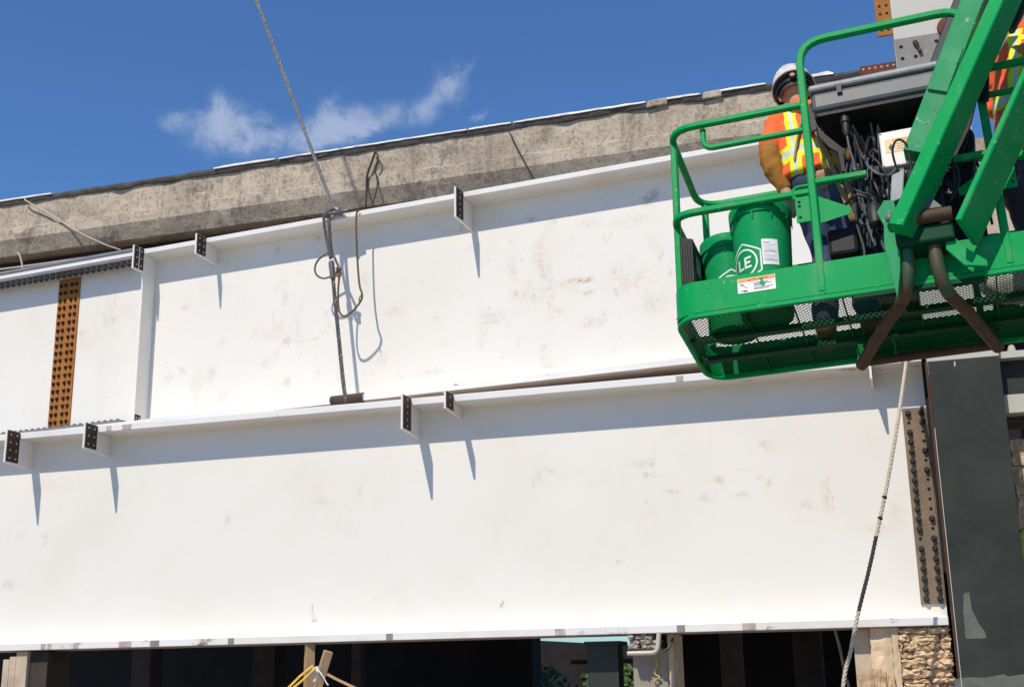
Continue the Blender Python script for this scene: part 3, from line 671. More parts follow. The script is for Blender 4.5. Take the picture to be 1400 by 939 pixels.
# ragged felt and flashing on top
mb = MB(); nx = 420
for i in range(nx + 1):
    x = XC0 + (XC1 - XC0) * i / nx; e = noise.fractal(Vector((x * 3.2, 0, 9.)), 1., 2., 4)
    zt_ = 7.622 + .006 * noise.noise(Vector((x * 2, 4, 4))); zb_ = 7.572 + .022 * e - .012
    yo = YC - .03 + .012 * noise.noise(Vector((x * 4, 1, 1)))
    mb.v += [V(x, yo + .01, zb_), V(x, yo, (zt_ + zb_) / 2 + .01 * e), V(x, yo + .005, zt_), V(x, YC + 6.9, zt_), V(x, YC + .2, zb_)]
for i in range(nx):
    for j in range(5): mb.f.append((i * 5 + j, (i + 1) * 5 + j, (i + 1) * 5 + (j + 1) % 5, i * 5 + (j + 1) % 5))
wV(mb.build('felt', 'felt', VI))
def flash(px0, px1, th=.012, py=200):
    th *= .45
    x0, x1 = at_y(px0, py, YC).x, at_y(px1, py, YC).x; n_ = max(4, int((x1 - x0) / .05)); mb = MB()
    for i in range(n_ + 1):
        x = x0 + (x1 - x0) * i / n_; e = noise.noise(Vector((x * 5, 3, 2))) + .7 * noise.noise(Vector((x * 17, 3, 2))); t_ = (min(1, 6 * min(i, n_ - i) / n_) * .8 + .2) * (.55 + .8 * max(0, .5 + noise.noise(Vector((x * 8, 9, 1)))))
        mb.v += [V(x, YC - .045 + .008 * e, 7.614 + .007 * e), V(x, YC - .043, 7.627 + th * t_ + .006 * e), V(x, YC + .3, 7.632 + th * t_), V(x, YC + .3, 7.612)]
    for i in range(n_):
        for j in range(4): mb.f.append((i * 4 + j, (i + 1) * 4 + j, (i + 1) * 4 + (j + 1) % 4, i * 4 + (j + 1) % 4))
    mb.f += [(0, 1, 2, 3), tuple(n_ * 4 + j for j in (3, 2, 1, 0))]
    wV(mb.build('flashing', 'flashing_white', VI))
flash(-60, 72, .02, 280); flash(295, 378, .03, 230); flash(384, 640, .012); flash(642, 700, .016, 170); flash(703, 884, .02, 150); flash(890, 958, .02, 140); flash(985, 1048, .022, 125)
flash(1095, 1140, .05, 108)
for a, b_, py in ((884, 914, 141), (960, 988, 128)):
    x0, x1 = at_y(a, py, YC).x, at_y(b_, py, YC).x
    wV(MB().hexa([(x0, YC - .048, 7.555), (x1 - .01, YC - .045, 7.56), (x1, YC + .2, 7.54), (x0, YC + .2, 7.53), (x0 + .02, YC - .045, 7.632), (x1, YC - .045, 7.642), (x1, YC + .2, 7.642), (x0, YC + .2, 7.632)]).build('mortar_lump', 'concrete', VI, bevel=.01))
wV(MB().tube([(x / 2, YC + .12 + .004 * math.sin(x), 6.765 + .006 * math.sin(x * 1.3)) for x in range(-40, 1)], .014, 8).build('conduit', 'cord', VI, True))
# lower parapet seen through the lift
lw = at_y(1335, 189, 13.4)
tag(MB().box((.75, 13.4, 0), (9, 13.8, lw.z)).build('parapet_wall', 'concrete'), 'grey concrete parapet wall glimpsed behind the boom lift', 'wall')
# cords on the fascia
def rope_obj(name, pts, r, mat, label, cat='rope', sm=True, laid=None, group=None):
    mb = MB(); P = smooth_path(pts) if sm else pts
    if laid: strands(mb, P, r, *laid)
    else: mb.tube(P, r, 7)
    o = mb.build(name, mat, None, True); tag(o, label, cat, group); return o
rope_obj('cord', [at_y(x, y, YC - d) for x, y, d in ((34, 272, .06), (38, 276, .07), (70, 294, .05), (105, 316, .06), (140, 333, .05), (165, 342, .0))], .010, 'cord', 'thin pale cord slanting down the concrete at far left')
rope_obj('cord', [at_y(x, y, YC - .04) for x, y in ((24, 345), (28, 352), (31, 366), (32, 376))], .012, 'cord', 'short pale cord stub below the concrete at far left')
rope_obj('cable_loop', [at_y(x, y, YC - d) for x, y, d in ((513, 208, .07), (508, 222, .05), (502, 240, .05), (501, 262, .05), (500, 284, .1))], .013, 'dark_rope', 'dark cable draped over the concrete edge right of the crane cable', 'cable')
rope_obj('cable_loop', [at_y(x, y, YC - d) for x, y, d in ((510, 205, .05), (517, 214, .06), (513, 232, .05), (516, 252, .05), (509, 282, .08))], .009, 'dark_rope', 'thinner dark cable hanging beside the draped dark cable', 'cable')
rope_obj('cord', [at_y(x, y, YC - d) for x, y, d in ((697, 182, .05), (712, 212, .03), (731, 246, .04))], .008, 'dark_rope', 'thin dark line slanting down the concrete right of centre')

# ------------------------------------------------------------------ crane cable, shackle, sling, softener
top = Aw(A(455, 285, -.03).x, -.03, ZA1 + .07); far = Vector((-6.94, 8.51, 12.48)); drn = (far - top).normalized()
rope_obj('crane_cable', [top, top + drn * 4, top + drn * 9, top + drn * 14], .018, 'wire', 'taut grey steel crane cable rising into the sky', 'cable', False, (5, 3.6, 6))
sk = empty('shackle', top); tag(sk, 'grey steel shackle on the upper girder top flange', 'shackle')
def K(p, t=-.04): return Aw(*A(p[0], p[1], t))
mb = MB(); c_ = K((456, 291), -.05)
bow = [c_ + DA * (.055 * math.cos(a)) + UA * (.04 * math.sin(a)) + NA * .0 for a in [math.pi * i / 10 for i in range(11)]]
mb.tube(bow, .019, 8); o = mb.build('bow', 'steel_cast', sk, True); o.location = -sk.location
o = MB().lathe([(.0, -.115), (.018, -.11), (.034, -.09), (.036, -.055), (.017, -.045), (.017, .05), (.034, .055), (.036, .085), (.02, .10), (.012, .16), (0, .165)], c_ - UA * .005, DA, 14, False).build('pin', 'steel_cast', sk, True); o.location = -sk.location
SL = empty('wire_sling', K((455, 365), -.05)); tag(SL, 'twisted wire rope sling hanging down the upper girder web', 'sling')
def wS(o): o.location = -SL.location; return o
def slingrope(name, pxs, r=.017, mat='wire_dark', k_=5, tpm=4.5):
    return wS(strands(MB(), smooth_path([K((p[0], p[1]), p[2] if len(p) > 2 else -.04) for p in pxs]), r, k_, tpm).build(name, mat, SL, True))
slingrope('leg', [(449.5, 290), (450, 310), (452, 335), (454, 352)], .019); slingrope('leg', [(442, 294), (444, 312), (448, 335), (452, 354)], .015)
slingrope('leg', [(444, 292, -.07), (443, 308, -.06), (447, 330, -.05), (451.5, 352, -.05)], .013)
wS(MB().lathe([(.016, 0), (.027, .012), (.028, .16), (.022, .185), (0, .19)], K((455.5, 382), -.045), (K((452, 350), -.045) - K((455.5, 382), -.045)), 12).build('ferrule', 'steel_cast', SL, True))
slingrope('tail', [(455, 378), (458, 410), (464, 470), (469, 520), (472.5, 544), (474, 550, -.02)], .020)
slingrope('eye', [(451, 345), (443, 349), (434, 357), (430.5, 367), (433, 376), (442, 380.5), (453, 378)], .010, 'wire_dark', 6, 12.)
slingrope('eye', [(455, 347), (459, 356), (463, 366), (459, 375), (455, 376)], .013, 'wire_dark', 6, 12.)
sf = empty('softener', K((472, 545), -.02)); tag(sf, 'rusty brown half-pipe softener under the wire sling', 'softener')
pa, pb_ = A(451, 545, -.03), A(494, 541, -.03); cz = ZA0 + .03
half = [(math.cos(a) * .052, math.sin(a) * .045) for a in [math.radians(70 + 20 * i) for i in range(12)]] ; inner = [(x * .84, z * .84) for x, z in reversed(half)]
def hp(s_): return [Aw(s_, .012 + x, cz + z) for x, z in half + inner]
mb = MB(); ra, rb = hp(pa.x), hp(pb_.x); n_ = len(ra); mb.add(ra + rb, [tuple(range(n_)), tuple(reversed(range(n_, 2 * n_)))] + [(i, (i + 1) % n_, (i + 1) % n_ + n_, i + n_) for i in range(n_)])
o = mb.build('shell', 'rust_tube', sf); o.location = -sf.location
# brown hemp tag rope with its knot
pts = [(491, 288, -.02), (488, 290, -.03), (487, 305, -.04), (487.5, 330, -.04), (489, 360, -.04), (490.5, 380, -.05), (492, 392, -.06), (495, 402, -.07), (494, 410, -.07), (487, 420, -.07), (479, 428, -.07), (471, 432, -.07), (465, 428, -.07), (462.5, 415, -.06), (462.5, 395, -.06), (464, 375, -.06), (463, 368, -.07)]
tr = empty('hemp_rope', K((490, 300), -.04)); tag(tr, 'frayed brown hemp rope looped from the flange beside the sling', 'rope')
o = strands(MB(), smooth_path([K((a, b_), c_) for a, b_, c_ in pts]), .0108, 3, 14., 6).build('rope', 'brown_rope', tr, True); o.location = -tr.location
kn = [K((463 + 3.5 * math.cos(i * 1.9), 372 + 6 * math.sin(i * 1.3)), -.065 - .02 * math.sin(i * 2.3)) for i in range(11)]
o = MB().tube(smooth_path(kn, 6), .009, 7).build('knot', 'brown_rope', tr, True); o.location = -tr.location
o = MB().tube(smooth_path([K((494, 403), -.07), K((491, 409), -.085), K((492, 415), -.09)], 5), .006, 6).build('frayed_end', 'brown_rope', tr, True); o.location = -tr.location

# ------------------------------------------------------------------ tag line at the right
tl = empty('tag_line', at_y(1240, 487, YB - .03)); tag(tl, 'off-white tag line hanging slantwise from the lower girder to the ground', 'rope')
p1 = at_y(1240.5, 486, YB - .02); p2 = at_y(1198, 733, 8.95); p3 = at_y(1174, 835, 8.92); p4 = at_y(1152, 945, 8.9); p5 = Vector((p4.x - .25, 8.8, .02))
allp = smooth_path([p1, at_y(1230, 560, 9.15), at_y(1215, 650, 9.0), p2, at_y(1187, 783, 8.93), p3, at_y(1163, 890, 8.91), p4, (p4 + p5) / 2 + V(.02, .05, -.05), p5], 6)
def nearest(p): return min(range(len(allp)), key=lambda i: (allp[i] - p).length)
i2, i3 = nearest(p2), nearest(p3)
for a, b_, mm in ((0, i2, 'white_rope'), (i2, i3, 'dark_rope'), (i3, len(allp) - 1, 'white_rope')):
    o = strands(MB(), allp[a:b_ + 1], .0145, 3, 11., 6).build('rope', mm, tl, True); o.location = -tl.location
for p in ((1208, 680), (1202, 712)):
    q = min(allp, key=lambda w: (lambda d: abs((469.5 - FPX * d.dot(CU) / d.dot(CF)) - p[1]))(w - EYE))
    o = MB().lathe([(.0155, -.012), (.0165, .0), (.0155, .012)], q, (.1, .2, -1), 10).build('tape', 'black_rubber', tl); o.location = -tl.location
rope_obj('wire_drop', [at_y(1141, 860, 10.3), at_y(1148, 885, 10.3), at_y(1156, 925, 10.3), at_y(1163, 960, 10.3), at_y(1163, 960, 10.3) * 1 - V(0, 0, 1.2)], .011, 'box_grey', 'thin grey wire dangling in the dark below the girder', 'wire')

# ------------------------------------------------------------------ things under the lower girder
rp = empty('masonry_pier', (-.2, 9.76, 0)); tag(rp, 'tan plaster and rough stone pier under the right end of the lower girder', 'pier')
def wP(o): o.parent = rp; o.location = -rp.location; return o
xa, xb, xc, xd = (at_y(p, 900, 9.77).x for p in (1168, 1192, 1231, 1302))
ztop = ZB0 - .006
wP(MB().box((xa, 9.86, 0), (xb - .004, 10.3, ztop)).build('pilaster', 'tan_concrete'))
r_ = random.Random(31)
def rough_face(x0, x1, y, amp, mat):
    mb = MB(); nx, nz = 8, 60
    for j in range(nz + 1):
        for i in range(nx + 1):
            x = x0 + (x1 - x0) * i / nx; z = ztop * j / nz; edge = i in (0, nx)
            q = noise.fractal(Vector((x * 14, z * 6, y)), 1., 2., 4) * amp; chip = max(0, noise.noise(Vector((x * 9, z * 7, 4.))) - .2) * amp * 4
            mb.v.append(V(x + (r_.uniform(-.004, .004) if edge else 0), y + q + chip, z))
    for j in range(nz):
        for i in range(nx): mb.f.append((j * (nx + 1) + i, j * (nx + 1) + i + 1, (j + 1) * (nx + 1) + i + 1, (j + 1) * (nx + 1) + i))
    k_ = len(mb.v); mb.v += [V(x0, 10.3, 0), V(x1, 10.3, 0), V(x1, 10.3, ztop), V(x0, 10.3, ztop)]
    L_ = [j * (nx + 1) for j in range(nz + 1)]; R_ = [j * (nx + 1) + nx for j in range(nz + 1)]
    mb.f += [tuple(L_ + [k_ + 3, k_]), tuple(R_[::-1] + [k_ + 1, k_ + 2]), tuple(list(range(nz * (nx + 1), nz * (nx + 1) + nx + 1)) + [k_ + 2, k_ + 3]), (k_, k_ + 1, k_ + 2, k_ + 3)]
    return mb.build('pilaster', mat)
wP(rough_face(xb, xc - .05, 9.785, .010, 'plaster'))
wP(rough_face(xc - .048, xc, 9.768, .008, 'plaster'))
wP(MB().box((xc, 9.80, 0), (xd, 10.3, ztop)).build('core', 'mortar'))
r_ = random.Random(11); z = ztop; i = 0
while z > 1.3:
    h = r_.uniform(.03, .075); x = xc + .002 + r_.uniform(-.05, 0)
    while x < xd:
        w_ = r_.uniform(.07, .24); a, b_ = max(x, xc + .002), min(x + w_, xd)
        if b_ - a > .02:
            wP(stone_block(a + .001, b_ - .001, 9.775 + r_.uniform(-.022, .012), z - h + .001, z - .001, .06, 900 + i, .022, 'stone' if r_.random() < .8 else 'stone_dark')); i += 1
        x += w_
    z -= h
for k_ in range(5):
    x = xa + .02 + k_ * .05; zz = at_y(1190, 920 + 6 * math.sin(k_ * 2.2), 9.7).z
    wP(stone_block(x, x + .05, 9.74, 1.2, zz + .02 * (k_ % 2), .05, 50 + k_, .01, 'stone_dark'))  # darker stones stand in for the shadow low on the pier
pr = empty('concrete_post', (-2.03, 9.95, 0)); tag(pr, 'grey concrete pier with broken top and white pipe elbow under the girder', 'pier')
def wQ(o): o.parent = pr; o.location = -pr.location; return o
xa, xb = at_y(866, 920, 9.91).x, at_y(913, 920, 9.91).x
wQ(MB().box((xa, 9.91, 0), (xb, 10.3, 1.86)).build('shaft', 'grey_concrete', bevel=.006))
wQ(MB().box((xb + .002, 9.93, 0), (xb + .045, 10.35, 1.97)).build('side_board', 'tan_concrete'))
r_ = random.Random(4)
for i in range(14):
    x = xa + .01 + (i % 5) * .045; zz = 1.862 + (i // 5) * .036
    wQ(stone_block(x, x + r_.uniform(.03, .045), 9.735 + r_.uniform(0, .03), zz, zz + r_.uniform(.022, .034), .35, 300 + i, .012, 'rubble'))
pp = fillet([at_y(858, 893, 9.70), at_y(899, 892, 9.70), at_y(901, 864, 9.72)], .05)
wQ(MB().tube(pp, .019, 12).build('pipe', 'pvc', smooth=True))
wQ(MB().tube(smooth_path([at_y(908, 889, 9.75), at_y(915, 884, 9.76), at_y(920, 872, 9.8)]), .009, 7).build('hose', 'black_rubber', smooth=True))
rope_obj('string', [at_y(x, y, 9.88) for x, y in ((896, 893), (898, 908), (895, 920), (902, 925), (896, 930), (899, 945))], .006, 'yellow_strap', 'yellow string hanging on the grey concrete pier', 'string')
sc = empty('steel_post', (-2.4, 9.95, 0)); tag(sc, 'short dark steel post left of the grey concrete pier', 'post')
def wT(o): o.parent = sc; o.location = -sc.location; return o
xa, xb = at_y(803, 900, 9.93).x, at_y(845, 900, 9.93).x
wT(MB().box((xa, 9.93, 0), (xb, 9.95, 1.90)).build('flange', 'dark_paint')); wT(MB().box((xb - .04, 9.951, 0), (xb - .02, 10.2, 1.90)).build('web', 'dark_paint')); wT(MB().box((xa - .02, 9.91, 1.901), (xb + .02, 10.2, 1.93)).build('cap', 'dark_paint', bevel=.004))
# timber shores with yellow straps
def beam_between(p, q, w, h, name, mat, parent=None, up=(0, -1, .2)):
    o = MB().sq([p, q], w, h, up, bev=.003).build(name, mat, parent); return o
t1 = at_y(423.5, 884, 9.80); o = beam_between(V(t1.x, 9.80, 0), V(t1.x, 9.80, ZB0 - .002), .075, .095, 'timber_post', 'timber', up=(.75, -1, 0)); tag(o, 'upright timber post under the lower girder', 'timber post', 'timber shores')
q1, q2 = at_y(449, 890, 9.66), at_y(432, 945, 9.66); dv = (q2 - q1).normalized(); t_ = q2.z / -dv.z
o = beam_between(q1, q2 + dv * t_, .07, .085, 'timber_post', 'timber', up=(.7, -1, 0)); tag(o, 'leaning timber post tied to the upright one with yellow straps', 'timber post', 'timber shores')
for i, (pts, lab) in enumerate([(((392, 942), (410, 924), (428, 909)), 'yellow strap pulling down left from the timber posts'), (((396, 944), (414, 929), (431, 913)), 'second yellow strap below the left yellow strap'), (((447, 921), (462, 929), (492, 943)), 'brown strap running down right from the timber posts')]):
    P = [at_y(x, y, 9.60) for x, y in pts]; P[-1 if i == 2 else 0] = P[-1 if i == 2 else 0]
    d = (P[0] - P[1]).normalized() if i < 2 else (P[2] - P[1]).normalized()
    end = (P[0] if i < 2 else P[2]); e = end + d * (end.z / -d.z) if d.z < 0 else end
    path = ([e] + P) if i < 2 else (P + [e])
    tag(MB().sq(path, .022, .007, (0, -1, .5), bev=.001).build('strap', 'yellow_strap' if i < 2 else 'tan_strap'), lab, 'strap')
tp = [at_y(x, y, 9.63) for x, y in ((427, 912), (434, 910), (436, 918), (433, 930), (428, 932), (425, 926))]
tag(MB().prism(tp, (0, .02, 0)).build('tape_wad', 'tape_white', bevel=.004), 'wad of silver tape where the straps meet the timber', 'tape')
rope_obj('tie', [at_y(433, 913, 9.6), at_y(440, 922, 9.57), at_y(447, 934, 9.58), at_y(449, 936, 9.58)], .006, 'tape_white', 'short white tie below the silver tape', 'tie')
# concrete block at far left
cb = empty('concrete_block', (-7.78, 9.95, 0)); tag(cb, 'tan concrete block pier under the far left of the lower girder', 'pier')
xa, xb = at_y(3, 915, 9.76).x, at_y(36, 915, 9.76).x
for a, b_, z1 in ((xa, xa + .07, 1.90), (xa + .0705, xa + .14, 1.925), (xa + .1405, xb, 1.968)):  # stepped tops shape the shadow at the block's upper left
    o = MB().box((a, 9.76, 0), (b_, 10.1, z1)).build('block', 'tan_concrete', cb, bevel=.006); o.location = -cb.location
o = MB().box((xb + .001, 9.80, 0), (xb + .19, 10.12, 1.965)).build('board', 'shade_brown', cb, bevel=.005); o.location = -cb.location  # dark box carries the shade of the block's right face
# dark space below the viaduct; deep shade is put into the wall colours
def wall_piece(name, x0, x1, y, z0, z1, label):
    return tag(MB().box((x0, y, z0), (x1, y + .4, z1)).build(name, 'shade_black'), label, 'wall')
wall_piece('abutment_wall', -24, -4.95, 16.2, 0, 5.3, 'abutment wall coloured near black for deep shade, left of the opening')
wall_piece('abutment_wall', -3.55, 1.2, 16.2, 0, 5.3, 'abutment wall coloured near black for deep shade, right of the opening')
tag(MB().box((-24, 12.57, 5.2), (1.2, 19.2, 5.29)).build('soffit', 'shade_black'), 'dark soffit under the viaduct', 'soffit')
tag(MB().box((-8.4, 13.2, 2.6), (1.2, 13.5, 5.2)).build('cross_beam', 'shade_black'), 'deep dark cross beam under the viaduct', 'beam')
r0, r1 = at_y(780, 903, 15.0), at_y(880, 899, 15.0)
tag(MB().box((r0.x, 15, r0.z - .04), (r1.x, 15.05, r0.z + .01)).build('handrail', 'shade_brown'), 'brown horizontal rail behind the dark steel post', 'rail')
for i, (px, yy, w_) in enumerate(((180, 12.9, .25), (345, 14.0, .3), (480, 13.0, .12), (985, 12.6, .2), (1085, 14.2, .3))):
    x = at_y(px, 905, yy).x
    tag(MB().box((x, yy, 0), (x + w_, yy + w_, 5.19)).build('dark_post', 'shade_brown', bevel=.01), ['dim brown post in the dark, nearest the far left block', 'dim brown post in the dark just left of the timber posts', 'slim dim post in the dark just right of the timber posts', 'dim brown post in the dark just right of the grey pier', 'dim brown post in the dark farthest right'][i], 'post', 'dim posts below the viaduct')
# shrub beyond the opening
def shrub(name, c, rx, rz, n, seed, label):
    e = empty(name, (c[0], c[1], 0)); tag(e, label, 'shrub', 'shrubs beyond the opening'); r_ = random.Random(seed); mb = MB()
    for i in range(n):
        while True:
            p = V(r_.uniform(-1, 1), r_.uniform(-1, 1), r_.uniform(-1, 1))
            if .3 < p.length < 1: break
        p = V(p.x * rx, p.y * rx, c[2] + p.z * rz)
        if noise.noise(p * 2.1) < -.12: continue
        a = V(r_.uniform(-1, 1), r_.uniform(-1, 1), r_.uniform(-.6, .6)).normalized() * r_.uniform(.05, .11); b_ = a.orthogonal().normalized() * a.length * .45
        mb.add([p - a, p + b_, p + a, p - b_], [(0, 1, 2, 3)])
    mb.build('foliage', 'leaf', e)
    st = MB()
    for i in range(5):
        an = i * 1.3; st.tube([(0, 0, 0), (math.cos(an) * rx * .3, math.sin(an) * rx * .3, c[2] * .6), (math.cos(an) * rx * .6, math.sin(an) * rx * .6, c[2] + rz * .4)], .03, 6, radii=[1, .7, .3])
    st.build('stem', 'timber_dark', e)
tag(MB().hexa([(-16, 26, 0), (2, 26, 0), (2, 26.4, 0), (-16, 26.4, 0), (-16, 26, 3.03), (2, 26, 1.72), (2, 26.4, 1.72), (-16, 26.4, 3.03)]).build('embankment_wall', 'shade_black'), 'added embankment wall, coloured near black for shade, far behind the opening', 'wall')  # backdrop wall added to keep the view through the opening dark
shrub('shrub', (-7.0, 22.4, .95), 1.1, 1.0, 3000, 1, 'dark leafy shrub seen through the opening, left one')
shrub('shrub', (-5.75, 24.2, .95), .95, 1.0, 3000, 2, 'sunlit green shrub seen through the opening beside the steel post')

# ------------------------------------------------------------------ boom lift: basket space u along, v away from camera, w up
LP = Vector((-1.0854335, 6.1042472, 3.3911165))
LM = Matrix(((0.9983891, 0.0511349, -0.0245852, LP.x), (-0.0458220, 0.9822110, 0.1821043, LP.y), (0.0334597, -0.1806844, 0.9829718, LP.z), (0, 0, 0, 1)))
LI = LM.inverted(); LU, LV, LW = (Vector((LM[0][i], LM[1][i], LM[2][i])) for i in range(3))
def Q(x, y, v=0.): return LI @ at_plane(x, y, LP + LV * v, LV)
BL = empty('boom_lift', mat=LM); tag(BL, 'green boom lift basket with mesh floor, rails and jib arms', 'boom lift')
LEN, DEP, RC = 2.38, .82, .13
def ring(inset, w, r=RC, n=8):
    a, b_ = inset, inset; pts = []
    for cx, cy, a0 in ((a + r, b_ + r, 180), (LEN - a - r, b_ + r, 270), (LEN - a - r, DEP - b_ - r, 0), (a + r, DEP - b_ - r, 90)):
        for i in range(n + 1):
            t_ = math.radians(a0 + 90 * i / n); pts.append(V(cx + r * math.cos(t_), cy + r * math.sin(t_), w))
    return pts
# toe board: a folded sheet with a lip
po, pi = ring(0, 0), ring(.006, 0, RC - .006); n_ = len(po); mb = MB(); lev = [(0, .0, .028), (0, .0, .205)]
vs = [p + V(0, 0, .030) for p in po] + [p + V(0, 0, .208) for p in po] + [p + V(0, 0, .208) for p in pi] + [p + V(0, 0, .030) for p in pi]
fs = [(L * n_ + i, L * n_ + (i + 1) % n_, ((L + 1) % 4) * n_ + (i + 1) % n_, ((L + 1) % 4) * n_ + i) for L in range(4) for i in range(n_)]
toe = mb.add(vs, fs).build('toe_board', 'green', BL, True)
o = MB().sq(ring(.010, .015), .022, .028, closed=True, bev=.004).build('floor_frame', 'green', BL, True)
for u in (.767, 1.630):
    pts = [V(u + rnd.uniform(-.001, .001), -.001, .035 + i * .0085) for i in range(20)]
    MB().tube(pts, .0028, 6, radii=[rnd.uniform(.5, 1.4) for _ in pts]).build('weld_seam', 'green_faded', BL)
# expanded-metal floor
mb = MB(); ex, ey, th = .0285, .0135, .0062
nu, nv = int((LEN - .05) / ex), int((DEP - .05) / ey)
for j in range(nv):
    y0 = .025 + j * ey
    for i in range(nu):
        x0 = .025 + i * ex + (ex / 2 if j % 2 else 0); dx = ex / 2
        for sgn in (-1, 1):
            a = V(x0, y0, .028); b_ = V(x0 + sgn * dx, y0 + ey, .028); d = (b_ - a).normalized(); s_ = V(-d.y, d.x, 0) * th / 2
            mb.add([a - s_, a + s_, b_ + s_, b_ - s_, a + V(0, 0, .003)], [(0, 3, 2, 1)])
fl = mb.build('mesh_floor', 'green_shade', BL); fl['label'] = 'green expanded metal floor, coloured dark for its unlit underside'
for v in (.27, .52):
    MB().box((.03, v, -.002), (LEN - .03, v + .045, .0255)).build('floor_bar', 'green_shade', BL)
for u in (.36, .60, .84, 1.19, 1.55, 1.80, 2.04):
    MB().box((u, .03, .008), (u + .006, DEP - .03, .0255)).build('floor_seam', 'green_shade', BL)
# rails
RT = .036
def rail(name, pts, r=.12, w=RT, mat='green', up=(0, 0, 1)):
    return MB().sq(fillet(pts, r), w, w, up, bev=.007).build(name, mat, BL, True)
U1, U2, HT, MT, HH = .757, 1.622, 1.172, .63, 1.572
for s_ in (0, 1):
    f = (lambda u: u) if s_ == 0 else (lambda u: LEN - u)
    rail('top_rail', [V(f(U1 - .019), .018, HT), V(f(.018), .018, HT), V(f(.008), DEP - .018, HT - .03), V(f(LEN / 2 - .002), DEP - .018, HT - .03)], .14)
    rail('mid_rail', [V(f(U1 - .019), .018, MT), V(f(.018), .018, MT), V(f(.018), DEP - .018, MT), V(f(LEN / 2 - .002), DEP - .018, MT)], .12)
    rail('post', [V(f(.022), .125, .20), V(f(.022), .125, HT - .018)], up=(0, 1, 0))
    rail('post', [V(f(.05), DEP - .05, .20), V(f(.05), DEP - .05, HT - .05)], up=(0, 1, 0))
    rail('post', [V(f(.9), DEP - .022, .20), V(f(.9), DEP - .022, HT - .05)], up=(0, 1, 0))
    rail('drop_bar', [V(f(.205), .045, HT - .018), V(f(.205), .045, 1.03), V(f(U1 - .02), .045, 1.03)], .10, .030)
rail('guard_hoop', [V(U1, .016, .05), V(U1, .016, HH), V(U2, .016, HH), V(U2, .016, .05)], .15, .040, up=(0, 1, 0))
rail('hook_loop', [V(.756, .01, .665), V(.66, .01, .665), V(.66, .01, .60), V(.675, .01, .60)], .04, .02)
rail('side_bar', [V(.778, -.004, .668), V(1.03, -.004, .664)], w=.036)
rail('side_bar', [V(1.36, -.004, .655), V(1.605, -.004, .66)], w=.036)
for s_ in (0, 1):
    f = (lambda u: u) if s_ == 0 else (lambda u: LEN - u)
    MB().prism([V(f(.778), .02, .60), V(f(.932), .02, .505), V(f(.932), .02, .468), V(f(.778), .02, .44)], (0, .006, 0)).build('gusset', 'green', BL)
    g_ = MB().box((f(.665), -.002, .45), (f(.737), .004, .60)).build('latch_plate', 'green', BL, bevel=.002)
    for zz in (.48, .545, .57):
        h = MB().lathe([(.008, 0), (.008, .001)], (f(.685), -.0022, zz), (0, -1, 0), 10).build('hole', 'hole_black', BL); h.parent = g_
# sticker on the toe board
st = MB().box((.344, -.0025, .100), (.534, -.0005, .182)).build('warning_sticker', 'label_white', BL); st['label'] = 'white warning sticker with orange header'
def sub(o, p): o.parent = p; return o
sub(MB().box((.346, -.0035, .160), (.532, -.0026, .180)).build('header', 'label_orange', BL), st)
for i, (a, b_, z) in enumerate([(.41, .44, .170), (.446, .50, .170), (.425, .50, .150), (.425, .515, .142), (.425, .48, .134), (.425, .52, .122), (.425, .50, .114), (.355, .375, .147), (.36, .392, .112), (.372, .392, .108)]):
    sub(MB().box((a, -.0042, z - .0018), (b_, -.0036, z + .0018)).build('print_line', 'ink' if i < 2 or i > 6 else 'ink_grey', BL), st)
sub(MB().prism([V(.398, -.0042, .164), V(.408, -.0042, .164), V(.403, -.0042, .176)], (0, .0006, 0)).build('print_mark', 'ink', BL), st)
sub(MB().prism([V(.360, -.0042, .145), V(.364, -.0042, .147), V(.395, -.0042, .126), V(.392, -.0042, .123)], (0, .0006, 0)).build('print_mark', 'ink_grey', BL), st)
sub(MB().prism([V(.455, -.005, .172), V(.470, -.005, .176), V(.474, -.005, .15), V(.486, -.005, .142), V(.470, -.005, .122), V(.452, -.005, .146), V(.462, -.005, .154)], (0, .0006, 0)).build('paint_splash', 'green_faded', BL), st)
# manual box on the left end
mbx = MB().prism([V(.045, .06, .215), V(.115, .06, .215), V(.115, .06, .50), V(.045, .06, .52)], (0, .25, 0)).build('manual_box', 'black_plastic', BL, bevel=.006); mbx['label'] = 'black ribbed document box at the left end'
for i in range(5): sub(MB().box((.05 + i * .014, .054, .225), (.057 + i * .014, .0595, .49)).build('rib', 'black_plastic', BL), mbx)
sub(MB().box((.1155, .12, .33), (.117, .22, .43)).build('sticker', 'box_grey', BL), mbx)
# control console
cs = MB().box((.80, -.03, 1.085), (1.44, .34, 1.198)).build('console', 'galvanised', BL, bevel=.022); cs['label'] = 'grey metal control console with lighter lid'
sub(MB().box((.79, -.04, 1.206), (1.45, .35, 1.245)).build('lid', 'galvanised_light', BL, bevel=.014), cs)
sub(MB().box((.80, -.025, 1.199), (1.44, .335, 1.205)).build('seal', 'black_rubber', BL), cs)
sub(MB().box((.82, -.01, 1.06), (1.42, .33, 1.084)).build('underside', 'black_plastic', BL), cs)
sub(MB().box((.935, -.045, 1.16), (.96, -.031, 1.215)).build('latch', 'black_rubber', BL), cs)
sub(MB().tube([V(.99, .12, 1.245), V(.99, .12, 1.29)], .007, 8).lathe([(0, -.012), (.012, -.006), (.012, .006), (0, .012)], (.99, .12, 1.295), (0, 0, 1), 10, False).build('toggle', 'black_rubber', BL, True), cs)
MB().box((.955, .30, .215), (1.56, .312, 1.09)).build('rear_panel', 'navy_black', BL)
MB().prism([V(.80, .05, 1.10), V(.815, .05, .98), V(.86, .05, .90), V(.90, .05, .86), V(.91, .05, .74), V(.925, .05, .74), V(.925, .05, .88), V(.84, .05, .99), V(.84, .05, 1.10)], (0, .02, 0)).build('bracket', 'black_plastic', BL)
